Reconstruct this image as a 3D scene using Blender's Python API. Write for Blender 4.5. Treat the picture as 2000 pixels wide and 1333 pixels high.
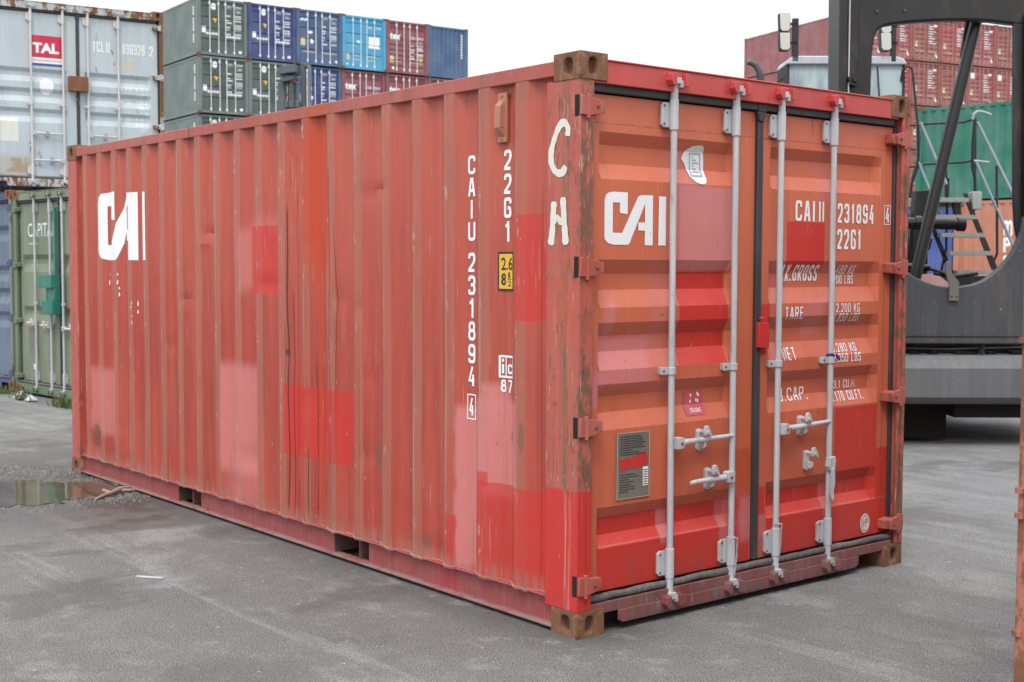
import bpy, bmesh, math, random
from mathutils import Vector, Matrix
R = math.radians
random.seed(7)
for o in list(bpy.data.objects): bpy.data.objects.remove(o)
SC = bpy.context.scene
COL = SC.collection

# ------------------------------------------------------------------ camera
cam_d = bpy.data.cameras.new('camera'); cam = bpy.data.objects.new('camera', cam_d); COL.objects.link(cam)
SC.camera = cam
CAM = Vector((4.2566, -3.8328, 1.6597)); YAW, PITCH, ROLL = 2.4597, -0.0576, 0.0031
fw = Vector((math.cos(PITCH)*math.cos(YAW), math.cos(PITCH)*math.sin(YAW), math.sin(PITCH)))
rt = Vector((math.sin(YAW), -math.cos(YAW), 0)); up = rt.cross(fw)
r2 = rt*math.cos(ROLL)+up*math.sin(ROLL); u2 = up*math.cos(ROLL)-rt*math.sin(ROLL)
mw = Matrix((r2, u2, -fw)).transposed().to_4x4(); mw.translation = CAM
cam.matrix_world = mw
cam_d.sensor_width = 36; cam_d.lens = 2556.27/2000*36; cam_d.clip_end = 3000; cam_d.clip_start = 0.05
cam_d.dof.use_dof = True; cam_d.dof.focus_distance = 6.0; cam_d.dof.aperture_fstop = 6.3

# ------------------------------------------------------------------ light: bright overcast
SUN_EL, SUN_AZ = R(58), R(-50)          # azimuth of the sun seen from above, from +X
SC.view_settings.view_transform = 'Standard'; SC.view_settings.look = 'None'
SC.view_settings.exposure = 0.5; SC.view_settings.gamma = 1.0
W = bpy.data.worlds.new('World'); SC.world = W; W.use_nodes = True
wt = W.node_tree; wt.nodes.clear()
sky = wt.nodes.new('ShaderNodeTexSky'); sky.sky_type = 'NISHITA'; sky.sun_disc = False
sky.sun_elevation = SUN_EL; sky.sun_rotation = R(90)-SUN_AZ; sky.air_density = 1.2; sky.dust_density = 4.0
bw = wt.nodes.new('ShaderNodeHueSaturation'); bw.inputs['Saturation'].default_value = 0.12
wt.links.new(sky.outputs[0], bw.inputs['Color'])
cl = wt.nodes.new('ShaderNodeMix'); cl.data_type = 'RGBA'; cl.inputs[0].default_value = 0.85
wt.links.new(bw.outputs[0], cl.inputs[6]); cl.inputs[7].default_value = (11.3, 11.7, 12.2, 1)   # cloud layer, sky units
bg = wt.nodes.new('ShaderNodeBackground'); bg.inputs['Strength'].default_value = 0.1
tcw = wt.nodes.new('ShaderNodeTexCoord'); sx = wt.nodes.new('ShaderNodeSeparateXYZ'); wt.links.new(tcw.outputs['Generated'], sx.inputs[0])
mr = wt.nodes.new('ShaderNodeMapRange'); wt.links.new(sx.outputs['Z'], mr.inputs[0]); mr.inputs[1].default_value = 0; mr.inputs[2].default_value = 1; mr.inputs[3].default_value = .62; mr.inputs[4].default_value = 1.50
ov = wt.nodes.new('ShaderNodeMix'); ov.data_type = 'RGBA'; ov.blend_type = 'MULTIPLY'; ov.inputs[0].default_value = 1    # an overcast sky is brighter overhead
wt.links.new(cl.outputs[2], ov.inputs[6]); wt.links.new(mr.outputs[0], ov.inputs[7]); wt.links.new(ov.outputs[2], bg.inputs['Color'])
wo = wt.nodes.new('ShaderNodeOutputWorld'); wt.links.new(bg.outputs[0], wo.inputs['Surface'])
sd = bpy.data.lights.new('sun', 'SUN'); sd.energy = 1.2; sd.angle = R(18); sd.color = (1, .97, .93)
sun = bpy.data.objects.new('sun', sd); COL.objects.link(sun)
sv = Vector((math.cos(SUN_EL)*math.cos(SUN_AZ), math.cos(SUN_EL)*math.sin(SUN_AZ), math.sin(SUN_EL)))
sun.rotation_euler = sv.to_track_quat('Z', 'Y').to_euler(); sun.location = (0, 0, 30)

# ------------------------------------------------------------------ node shorthand
class N:
    """a socket with arithmetic"""
    T = None
    def __init__(s, sock): s.s = sock
    @staticmethod
    def m(op, *a, clamp=False):
        n = N.T.nodes.new('ShaderNodeMath'); n.operation = op; n.use_clamp = clamp
        for i, x in enumerate(a):
            if isinstance(x, N): N.T.links.new(x.s, n.inputs[i])
            else: n.inputs[i].default_value = x
        return N(n.outputs[0])
    def __add__(a, b): return N.m('ADD', a, b)
    def __radd__(a, b): return N.m('ADD', b, a)
    def __sub__(a, b): return N.m('SUBTRACT', a, b)
    def __rsub__(a, b): return N.m('SUBTRACT', b, a)
    def __mul__(a, b): return N.m('MULTIPLY', a, b)
    def __rmul__(a, b): return N.m('MULTIPLY', b, a)
    def __truediv__(a, b): return N.m('DIVIDE', a, b)
    def clamp(a): return N.m('ADD', a, 0.0, clamp=True)
    def abs(a): return N.m('ABSOLUTE', a)
def sm(x, a, b):
    n = N.T.nodes.new('ShaderNodeMapRange'); n.interpolation_type = 'SMOOTHSTEP'
    N.T.links.new(x.s, n.inputs[0])
    if b >= a: n.inputs[1].default_value = a; n.inputs[2].default_value = b; n.inputs[3].default_value = 0; n.inputs[4].default_value = 1
    else: n.inputs[1].default_value = b; n.inputs[2].default_value = a; n.inputs[3].default_value = 1; n.inputs[4].default_value = 0
    return N(n.outputs[0])
def band(x, lo, hi, s=.003): return sm(x, lo-s, lo+s)*sm(x, hi+s, hi-s)
def rect(a, b, a0, a1, b0, b1, s=.003, s2=None): return band(a, a0, a1, s)*band(b, b0, b1, s2 or s)
def obj_xyz():
    tc = N.T.nodes.new('ShaderNodeTexCoord'); sp = N.T.nodes.new('ShaderNodeSeparateXYZ')
    N.T.links.new(tc.outputs['Object'], sp.inputs[0])
    return tc.outputs['Object'], N(sp.outputs[0]), N(sp.outputs[1]), N(sp.outputs[2])
def noise(vec, sx, sy, sz, detail=3, rough=.55, off=0.0):
    mp = N.T.nodes.new('ShaderNodeMapping'); mp.inputs['Scale'].default_value = (sx, sy, sz); mp.inputs['Location'].default_value = (off, off*1.7, off*.6)
    N.T.links.new(vec, mp.inputs[0])
    n = N.T.nodes.new('ShaderNodeTexNoise'); n.inputs['Scale'].default_value = 1; n.inputs['Detail'].default_value = detail; n.inputs['Roughness'].default_value = rough
    N.T.links.new(mp.outputs[0], n.inputs[0]); return N(n.outputs[0])
def mix(f, a, b, mode='MIX'):
    n = N.T.nodes.new('ShaderNodeMix'); n.data_type = 'RGBA'; n.blend_type = mode
    if isinstance(f, N): N.T.links.new(f.s, n.inputs[0])
    else: n.inputs[0].default_value = f
    for i, x in ((6, a), (7, b)):
        if isinstance(x, tuple): n.inputs[i].default_value = (*x[:3], 1)
        else: N.T.links.new(x, n.inputs[i])
    return n.outputs[2]
def srgb(r, g, b):
    f = lambda c: (c/255/12.92 if c/255 <= .04045 else ((c/255+.055)/1.055)**2.4)
    return (f(r), f(g), f(b))
def new_mat(name, col=None, rough=.5, metal=0.0, spec=.5):
    m = bpy.data.materials.new(name); m.use_nodes = True; N.T = m.node_tree
    b = m.node_tree.nodes['Principled BSDF']
    b.inputs['Roughness'].default_value = rough; b.inputs['Metallic'].default_value = metal
    b.inputs['Specular IOR Level'].default_value = spec
    if col is not None: b.inputs['Base Color'].default_value = (*col, 1)
    return m, b
def bump(b, h, strength=.3, dist=.002):
    n = N.T.nodes.new('ShaderNodeBump'); n.inputs['Strength'].default_value = strength; n.inputs['Distance'].default_value = dist
    N.T.links.new(h.s, n.inputs['Height']); N.T.links.new(n.outputs[0], b.inputs['Normal'])
RUST = (.13, .055, .028); RUST2 = (.24, .11, .05)
def paint(name, base, rust=.15, streak=.4, dirt=.3, rough=.5, extra=None, faded=None, var=.22, chips=1.0, sc=1.0, bumpy=.25):
    """weathered container paint: patchy fading, vertical streaks, chips down to rust"""
    m, b = new_mat(name, rough=rough); vec, x, y, z = obj_xyz()
    faded = faded or tuple(min(1, c*.8+.12) for c in base)
    lo = noise(vec, 1.1*sc, 1.1*sc, 1.1*sc, 4, .6, 3.1)
    st = noise(vec, 16*sc, 16*sc, .8*sc, 4, .65, 1.2)
    fine = noise(vec, 55*sc, 55*sc, 40*sc, 3, .6, 5.0)
    col = mix((sm(lo, .35, .72)*.55+sm(st, .45, .75)*streak*.5).clamp(), base, faded)
    col = mix(sm(st, .62, .3)*var, col, tuple(c*.55 for c in base))
    if extra: col = extra(vec, x, y, z, col)
    grime = sm(noise(vec, 5*sc, 5*sc, 1.3*sc, 5, .7, 9.3), .52, .78)*dirt
    col = mix(grime, col, (.16, .11, .085))
    rs = sm(noise(vec, 9*sc, 9*sc, 4*sc, 6, .72, 14.0)+fine*.12, .80-rust*.42, .86-rust*.40)
    col = mix(rs, col, mix(fine, RUST, RUST2))
    if chips:
        ch = sm(noise(vec, 70*sc, 70*sc, 22*sc, 2, .5, 21.0), .735, .76)*chips
        col = mix(ch, col, mix(sm(fine, .4, .6), (.1, .05, .035), (.45, .36, .32)))
    N.T.links.new(col, b.inputs['Base Color'])
    N.T.links.new((fine*.25+rs*.3+(rough-.12)).clamp().s, b.inputs['Roughness'])
    bump(b, fine*.5+rs*.8+lo*1.5, bumpy, .0015)
    return m

# ------------------------------------------------------------------ mesh shorthand
class MB:
    def __init__(s): s.v = []; s.f = []; s.mi = []
    def add(s, vs, fs, mi=0):
        o = len(s.v); s.v += [tuple(p) for p in vs]; s.f += [tuple(i+o for i in f) for f in fs]; s.mi += [mi]*len(fs)
        return s
    def box(s, x0, x1, y0, y1, z0, z1, mi=0):
        vs = [(x, y, z) for z in (z0, z1) for y in (y0, y1) for x in (x0, x1)]
        return s.add(vs, [(0, 2, 3, 1), (4, 5, 7, 6), (0, 1, 5, 4), (1, 3, 7, 5), (3, 2, 6, 7), (2, 0, 4, 6)], mi)
    def hexa(s, b4, t4, mi=0):
        return s.add(list(b4)+list(t4), [(3, 2, 1, 0), (4, 5, 6, 7), (0, 1, 5, 4), (1, 2, 6, 5), (2, 3, 7, 6), (3, 0, 4, 7)], mi)
    def prism(s, pts, axis, a, b, mi=0):
        """polygon pts (2-tuples in the other two axes, in order) extruded along axis from a to b"""
        def P(p, w):
            q = list(p); q.insert(axis, w); return tuple(q)
        n = len(pts); vs = [P(p, a) for p in pts]+[P(p, b) for p in pts]
        return s.add(vs, [tuple(range(n))[::-1], tuple(range(n, 2*n))]+[(i, (i+1) % n, n+(i+1) % n, n+i) for i in range(n)], mi)
    def tube(s, path, r, n=10, mi=0, cap=True):
        path = [Vector(p) for p in path]; rr = r if isinstance(r, (list, tuple)) else [r]*len(path)
        o = len(s.v); rings = []
        prev = None
        for i, p in enumerate(path):
            if i == 0: d = path[1]-p
            elif i == len(path)-1: d = p-path[-2]
            else: d = (path[i+1]-p).normalized()+(p-path[i-1]).normalized()
            d.normalize()
            if prev is None:
                a = Vector((0, 0, 1)) if abs(d.z) < .9 else Vector((1, 0, 0)); a = (a-d*a.dot(d)).normalized()
            else: a = (prev-d*prev.dot(d)).normalized()
            prev = a; b = d.cross(a)
            s.v += [tuple(p+(a*math.cos(2*math.pi*k/n)+b*math.sin(2*math.pi*k/n))*rr[i]) for k in range(n)]
        for i in range(len(path)-1):
            for k in range(n):
                s.f.append((o+i*n+k, o+i*n+(k+1) % n, o+(i+1)*n+(k+1) % n, o+(i+1)*n+k)); s.mi.append(mi)
        if cap:
            s.f.append(tuple(o+k for k in range(n))[::-1]); s.mi.append(mi)
            e = o+(len(path)-1)*n; s.f.append(tuple(e+k for k in range(n))); s.mi.append(mi)
        return s
    def build(s, name, mats, parent=None, bevel=0, smooth=True, link=True, sharp=32):
        me = bpy.data.meshes.new(name); me.from_pydata(s.v, [], s.f)
        for m in (mats if isinstance(mats, (list, tuple)) else [mats]): me.materials.append(m)
        me.polygons.foreach_set('material_index', s.mi)
        bm = bmesh.new(); bm.from_mesh(me); bmesh.ops.recalc_face_normals(bm, faces=bm.faces[:]); bm.to_mesh(me); bm.free()
        if smooth:
            me.polygons.foreach_set('use_smooth', [True]*len(me.polygons)); me.set_sharp_from_angle(angle=R(sharp))
        o = bpy.data.objects.new(name, me)
        if link: COL.objects.link(o)
        if parent: o.parent = parent
        if bevel:
            md = o.modifiers.new('bevel', 'BEVEL'); md.width = bevel; md.segments = 2; md.limit_method = 'ANGLE'; md.angle_limit = R(40)
        return o
def tag(o, label=None, cat=None, group=None, kind=None):
    for k, v in (('label', label), ('category', cat), ('group', group), ('kind', kind)):
        if v: o[k] = v
    return o
def empty(name, loc, rz=0, label=None, cat=None, group=None):
    o = bpy.data.objects.new(name, None); COL.objects.link(o); o.location = loc; o.rotation_euler = (0, 0, rz); o.empty_display_size = .2
    return tag(o, label, cat, group)

# ------------------------------------------------------------------ lettering
_tc = {}
def text2d(txt, weight=0.0):
    """filled outline of a text as (verts, faces) in its own plane, box normalised to 0..1"""
    key = (txt, weight)
    if key in _tc: return _tc[key]
    c = bpy.data.curves.new('t', 'FONT'); c.body = txt; c.size = 1; c.offset = weight; c.resolution_u = 3; c.fill_mode = 'BOTH'; c.extrude = 0
    o = bpy.data.objects.new('t', c); COL.objects.link(o)
    dg = bpy.context.evaluated_depsgraph_get(); me = bpy.data.meshes.new_from_object(o.evaluated_get(dg))
    vs = [(v.co.x, v.co.y) for v in me.vertices]; fs = [tuple(p.vertices) for p in me.polygons]
    bpy.data.objects.remove(o); bpy.data.curves.remove(c); bpy.data.meshes.remove(me)
    x0 = min(v[0] for v in vs); x1 = max(v[0] for v in vs); y0 = min(v[1] for v in vs); y1 = max(v[1] for v in vs)
    vs = [((x-x0)/(x1-x0), (y-y0)/(y1-y0)) for x, y in vs]
    _tc[key] = (vs, fs); return _tc[key]
def drape(mb, vs, fs, fn, ca=(), cb=(), mi=1):
    """2D faces cut along the creases of a surface and laid on it by fn(a, b)"""
    bm = bmesh.new(); bv = [bm.verts.new((a, b, 0)) for a, b in vs]
    for f in fs:
        try: bm.faces.new([bv[i] for i in f])
        except ValueError: pass
    a0 = min(v[0] for v in vs); a1 = max(v[0] for v in vs); b0 = min(v[1] for v in vs); b1 = max(v[1] for v in vs)
    for c in ca:
        if a0 < c < a1: bmesh.ops.bisect_plane(bm, geom=bm.verts[:]+bm.edges[:]+bm.faces[:], plane_co=(c, 0, 0), plane_no=(1, 0, 0))
    for c in cb:
        if b0 < c < b1: bmesh.ops.bisect_plane(bm, geom=bm.verts[:]+bm.edges[:]+bm.faces[:], plane_co=(0, c, 0), plane_no=(0, 1, 0))
    bmesh.ops.triangulate(bm, faces=bm.faces[:])
    bm.verts.index_update()
    mb.add([fn(v.co.x, v.co.y) for v in bm.verts], [tuple(v.index for v in f.verts) for f in bm.faces], mi); bm.free()
def put_text(mb, txt, a0, a1, b0, b1, fn, ca=(), cb=(), mi=1, weight=.015):
    vs, fs = text2d(txt, weight)
    drape(mb, [(a0+(a1-a0)*x, b0+(b1-b0)*y) for x, y in vs], fs, fn, ca, cb, mi)
def put_rect(mb, a0, a1, b0, b1, fn, ca=(), cb=(), mi=1):
    drape(mb, [(a0, b0), (a1, b0), (a1, b1), (a0, b1)], [(0, 1, 2, 3)], fn, ca, cb, mi)
def put_frame(mb, a0, a1, b0, b1, t, fn, ca=(), cb=(), mi=1):
    ta = t if a1 > a0 else -t
    put_rect(mb, a0, a1, b0, b0+t, fn, ca, cb, mi); put_rect(mb, a0, a1, b1-t, b1, fn, ca, cb, mi)
    put_rect(mb, a0, a0+ta, b0+t, b1-t, fn, ca, cb, mi); put_rect(mb, a1-ta, a1, b0+t, b1-t, fn, ca, cb, mi)
def put_disc(mb, a, b, ra, rb, fn, ca=(), cb=(), mi=1, n=28, wob=0.0):
    pts = [(a+ra*(1+wob*math.sin(3*t+1)+wob*.6*math.sin(5*t))*math.cos(t), b+rb*(1+wob*math.cos(2*t))*math.sin(t)) for t in (2*math.pi*k/n for k in range(n))]
    drape(mb, pts, [tuple(range(n))], fn, ca, cb, mi)
def put_brush(mb, pts, w, fn, ca=(), cb=(), mi=1):
    """a brush stroke of varying width with round ends (no overlaps)"""
    P = []
    for i in range(len(pts)-1):           # resample with Catmull-Rom
        p0 = pts[max(i-1, 0)]; p1 = pts[i]; p2 = pts[i+1]; p3 = pts[min(i+2, len(pts)-1)]
        for k in range(6):
            t = k/6; P.append(tuple(.5*((2*p1[j])+(-p0[j]+p2[j])*t+(2*p0[j]-5*p1[j]+4*p2[j]-p3[j])*t*t+(-p0[j]+3*p1[j]-3*p2[j]+p3[j])*t**3) for j in (0, 1)))
    P.append(pts[-1]); L = []; Rr = []; n = len(P)
    for i, p in enumerate(P):
        a = P[max(i-1, 0)]; b = P[min(i+1, n-1)]; dx, dy = b[0]-a[0], b[1]-a[1]; l = math.hypot(dx, dy) or 1
        ww = w*(1.12+.08*math.sin(i*1.3)+.12*math.sin(i*.37+2)); e = min(i, n-1-i)
        if e < 2: ww *= (.55, .85)[e]
        L.append((p[0]-dy/l*ww/2, p[1]+dx/l*ww/2)); Rr.append((p[0]+dy/l*ww/2, p[1]-dx/l*ww/2))
    vs = L+Rr; drape(mb, vs, [(i, i+1, n+i+1, n+i) for i in range(n-1)], fn, ca, cb, mi)

def _r(pts, rad=.22, k=3):
    """round the corners of a polyline"""
    out = [pts[0]]
    for i in range(1, len(pts)-1):
        a, b, c = Vector(pts[i-1]), Vector(pts[i]), Vector(pts[i+1]); la, lc = (a-b).length, (c-b).length
        ra = min(rad, la*.5); rc = min(rad, lc*.5); p, q = b+(a-b)/la*ra, b+(c-b)/lc*rc
        for j in range(k+1):
            t = j/k; out.append(tuple(p*(1-t)**2+b*2*t*(1-t)+q*t*t))
    return out+[pts[-1]]
def _ring(x0, x1, y0, y1, rad=.3, k=3):
    P = []
    for cx, cy, a0 in ((x1, y1, 0), (x0, y1, 90), (x0, y0, 180), (x1, y0, 270)):
        rx = min(rad, (x1-x0)/2)*(1 if cx == x1 else -1); ry = min(rad*.6, (y1-y0)/2)*(1 if cy == y1 else -1)
        for j in range(k+1):
            t = R(a0+90*j/k); P.append((cx-rx+abs(rx)*math.cos(t), cy-ry+abs(ry)*math.sin(t)))
    return P+[P[0]]
GLY = {
 'C': [_r([(1, .72), (1, 1), (0, 1), (0, 0), (1, 0), (1, .28)])], 'A': [[(0, 0), (.40, 1)], [(1, 0), (.60, 1)], [(.22, .28), (.78, .28)]], 'I': [[(.5, 0), (.5, 1)]],
 'U': [_r([(0, 1), (0, 0), (1, 0), (1, 1)])], 'G': [_r([(1, .74), (1, 1), (0, 1), (0, 0), (1, 0), (1, .48), (.5, .48)], .2)],
 '1': [[(.62, 1), (.62, 0)], [(.12, .78), (.62, .97)]], '2': [_r([(0, .74), (0, 1), (1, 1), (1, .55), (0, .06), (0, 0)], .28)+[(1, 0)]],
 '3': [_r([(0, .76), (0, 1), (1, 1), (1, .53), (.3, .53)], .26), _r([(.6, .53), (1, .50), (1, 0), (0, 0), (0, .24)], .26)],
 '4': [[(1, .25), (0, .25), (.62, 1)], [(.74, .62), (.74, 0)]], '5': [_r([(.95, 1), (.05, 1), (.0, .56), (1, .60), (1, 0), (0, 0), (0, .22)], .22)],
 '6': [_ring(0, 1, 0, .56), _r([(0, .30), (0, 1), (1, 1), (1, .78)], .28)], '7': [[(0, 1), (1, 1), (.35, 0)]],
 '8': [_ring(0, 1, 0, .52), _ring(.06, .94, .52, 1)], '9': [_ring(0, 1, .44, 1), _r([(1, .70), (1, 0), (0, 0), (0, .22)], .28)], '0': [_ring(0, 1, 0, 1)], 'O': [_ring(0, 1, 0, 1)],
 'K': [[(0, 0), (0, 1)], [(1, 1), (.08, .42)], [(.35, .60), (1, 0)]], 'L': [[(0, 1), (0, 0), (1, 0)]], 'B': [[(0, 0), (0, 1)]+_r([(.1, 1), (.92, 1), (.92, .53), (.2, .53)], .22)[1:], _r([(.55, .53), (1, .50), (1, 0), (0, 0)], .22)],
 'S': [_r([(1, .76), (1, 1), (0, 1), (0, .56), (1, .48), (1, 0), (0, 0), (0, .24)], .24)], 'M': [[(0, 0), (0, 1), (.5, .35), (1, 1), (1, 0)]], 'X': [[(0, 0), (1, 1)], [(0, 1), (1, 0)]],
 'R': [[(0, 0), (0, 1)]+_r([(.1, 1), (1, 1), (1, .48), (.1, .48)], .24)[1:], [(.45, .46), (1, 0)]], 'P': [[(0, 0), (0, 1)]+_r([(.1, 1), (1, 1), (1, .46), (.1, .46)], .24)[1:]],
 'T': [[(0, 1), (1, 1)], [(.5, .95), (.5, 0)]], 'E': [[(1, 1), (0, 1), (0, 0), (1, 0)], [(.1, .52), (.8, .52)]], 'F': [[(1, 1), (0, 1), (0, 0)], [(.1, .50), (.8, .50)]],
 'N': [[(0, 0), (0, 1), (1, 0), (1, 1)]], 'H': [[(0, 0), (0, 1)], [(1, 0), (1, 1)], [(.1, .5), (.9, .5)]], 'V': [[(0, 1), (.5, 0), (1, 1)]], 'Q': [_ring(0, 1, 0, 1)],
 'D': [[(0, 0), (0, 1)]+_r([(.1, 1), (1, 1), (1, 0), (0, 0)], .28)[1:]], 'W': [[(0, 1), (.25, 0), (.5, .7), (.75, 0), (1, 1)]], 'Y': [[(0, 1), (.5, .5), (1, 1)], [(.5, .5), (.5, 0)]], 'i': [[(.5, 0), (.5, .68)], [(.5, .86), (.5, 1)]], 'c': [_r([(1, .66), (1, .9), (0, .9), (0, 0), (1, 0), (1, .24)])],
 '.': [[(.5, 0), (.5, .02)]],
}
NARROW = {'I': .42, '1': .75, '.': .38, ' ': .6, 'M': 1.25, 'W': 1.3, 'i': .4}
def ribbon(pts, w):
    n = len(pts); L = []; Q = []
    for i, p in enumerate(pts):
        p = Vector(p); a = (p-Vector(pts[i-1])).normalized() if i else None; b = (Vector(pts[i+1])-p).normalized() if i < n-1 else None
        a = a or b; b = b or a; t = (a+b)
        t = t.normalized() if t.length > .1 else a
        nr = Vector((-t.y, t.x)); k = min(1/max(.35, nr.dot(Vector((-a.y, a.x)))), 1.3)
        L.append(tuple(p+nr*w/2*k)); Q.append(tuple(p-nr*w/2*k))
    return L+Q, [(i, i+1, n+i+1, n+i) for i in range(n-1)]
def put_code(mb, txt, a0, a1, b0, b1, fn, ca=(), cb=(), mi=1, w=.16, gap=.32):
    """bold condensed marking letters, drawn as strokes of one width; w relative to the height"""
    tot = sum(NARROW.get(c, 1) for c in txt)+gap*(len(txt)-1); cell = (a1-a0)/tot; s = 1 if a1 > a0 else -1; h = b1-b0; ww = w*h; x = a0; lift = 0
    ww = min(ww, abs(cell)*.34); ax = fn_axis(fn)
    for c in txt:
        cw = cell*NARROW.get(c, 1)
        for li, pl in enumerate(GLY.get(c, [])):
            if c in 'I.': P = [(x+cw/2, b0+(0 if c == 'I' else 0)+h*p[1]) for p in pl]; P = [(P[0][0], b0), (P[0][0], b1 if c == 'I' else b0+ww)]
            else:
                P = [(x+s*ww/2+(cw-s*ww)*p[0], b0+ww/2+(h-ww)*p[1]) for p in pl]
                for e, o in ((0, 1), (-1, -2)):                     # square the ends out to the box
                    if len(P) > 1 and pl[e][1] in (0, 1) and pl[0] != pl[-1]:
                        d = (Vector(P[e])-Vector(P[o])).normalized()
                        if abs(d.y) > .9: P[e] = (P[e][0], P[e][1]+ww/2*(1 if d.y > 0 else -1))
            vs, fs = ribbon(P, ww)
            if s < 0: fs = [f[::-1] for f in fs]
            for si, f in enumerate(fs):                             # each stroke piece a hair above the last, so none share a plane
                def f2(a, b, k=li*.0003+si*.00002): q = fn(a, b); return (q[0]-(k if ax == 0 else 0), q[1]-(k if ax == 1 else 0), q[2])
                drape(mb, [vs[i] for i in f], [(0, 1, 2, 3)], f2, ca, cb, mi)
        x += cw+cell*gap
def fn_axis(fn):
    """which axis a laying function pushes out along: 0 for side walls, 1 for doors"""
    p = fn(.777, 1.0); return 1 if abs(p[0]-.777) < 1e-6 else 0

# ------------------------------------------------------------------ shared materials
M_steel = paint('galvanised_steel', (.47, .48, .50), rust=.22, streak=.5, dirt=.6, rough=.5, faded=(.60, .60, .62), var=.35, sc=2.2, chips=1)
M_white = paint('white_lettering', (.80, .81, .82), rust=.0, streak=.1, dirt=.1, rough=.5, faded=(.84, .84, .84), var=.05, chips=.6)
M_bone = paint('brushed_white_paint', (.68, .68, .60), rust=.0, streak=.3, dirt=.1, rough=.6, var=.12, chips=.5, sc=2)
M_black = paint('black_rubber', (.035, .035, .038), rust=0, streak=.3, dirt=.45, rough=.6, faded=(.07, .07, .075), chips=0, sc=2)
M_dark, _ = new_mat('cavity_shade', (.010, .008, .007), .9)  # near-black standing for shade in hinge slots and under the truck
M_cast = paint('rusty_casting', (.20, .085, .05), rust=.70, streak=.7, dirt=.6, rough=.75, faded=(.33, .18, .125), sc=2.6, var=.5, bumpy=.6)
M_yellow = paint('yellow_label', (.72, .43, .02), rust=0, streak=.1, dirt=.15, rough=.4, chips=.3)
M_ink, _ = new_mat('black_ink', (.02, .02, .02), .5)
M_grime = paint('grimy_sill_seal', (.095, .085, .082), rust=.2, streak=.5, dirt=.6, rough=.75, faded=(.22, .21, .21), sc=3, var=.5)
M_castin = paint('casting_inside', (.10, .045, .03), rust=.4, dirt=.4, rough=.85, chips=0)
M_wood = paint('floor_timber', (.09, .06, .04), rust=0, dirt=.5, rough=.9)

# ------------------------------------------------------------------ container geometry
CW = 2.438
def holed(mb, axis, w, inward, a0, a1, b0, b1, ca, cb, ra, rb, mi=0, mid=1):
    """one face of a corner casting with its oval hole"""
    n = 28; ang = sorted([2*math.pi*k/n for k in range(n)]+[math.atan2(b-cb, a-ca) % (2*math.pi) for a in (a0, a1) for b in (b0, b1)])
    def P(a, b, d):
        q = [a, b]; q.insert(axis, w+inward*d); return tuple(q)
    out, inn, inn2 = [], [], []
    for t in ang:
        c, s = math.cos(t), math.sin(t)
        k = min(((a1-ca)/c if c > 1e-6 else (a0-ca)/c if c < -1e-6 else 9), ((b1-cb)/s if s > 1e-6 else (b0-cb)/s if s < -1e-6 else 9))
        e = 3.0; q = (abs(c)**e+abs(s)**e)**(-1/e)
        out.append(P(ca+c*k, cb+s*k, 0)); inn.append(P(ca+c*q*ra, cb+s*q*rb, 0)); inn2.append(P(ca+c*q*ra, cb+s*q*rb, .032))
    N_ = len(ang); f = [(i, (i+1) % N_, N_+(i+1) % N_, N_+i) for i in range(N_)]
    mb.add(out+inn, f, mi); mb.add(inn+inn2, f, mi); mb.add(inn2, [tuple(range(N_))], mid)
def casting(x0, x1, y0, y1, z0, z1, lx, ly):
    """lx / ly: which x and y faces look outwards (-1 low side, 1 high side)"""
    mb = MB(); zc = (z0+z1)/2
    xo, xi = (x0, x1) if lx < 0 else (x1, x0); yo, yi = (y0, y1) if ly < 0 else (y1, y0)
    holed(mb, 0, xo, -lx, y0, y1, z0, z1, (y0+y1)/2+.006*ly, zc, .031, .036)
    holed(mb, 1, yo, -ly, x0, x1, z0, z1, (x0+x1)/2+.006*lx, zc, .026, .038)
    mb.add([(xi, y0, z0), (xi, y1, z0), (xi, y1, z1), (xi, y0, z1)], [(0, 1, 2, 3)])
    mb.add([(x0, yi, z0), (x1, yi, z0), (x1, yi, z1), (x0, yi, z1)], [(0, 1, 2, 3)])
    holed(mb, 2, z1, -1, x0, x1, y0, y1, (x0+x1)/2, (y0+y1)/2, .03, .05)
    mb.add([(x0, y0, z0), (x1, y0, z0), (x1, y1, z0), (x0, y1, z0)], [(0, 1, 2, 3)])
    # weld coincident corners so the bevel rounds the edges
    return mb
def weld(o, d=.0004):
    bm = bmesh.new(); bm.from_mesh(o.data); bmesh.ops.remove_doubles(bm, verts=bm.verts[:], dist=d); bmesh.ops.recalc_face_normals(bm, faces=bm.faces[:]); bm.to_mesh(o.data); bm.free()
    return o

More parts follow.
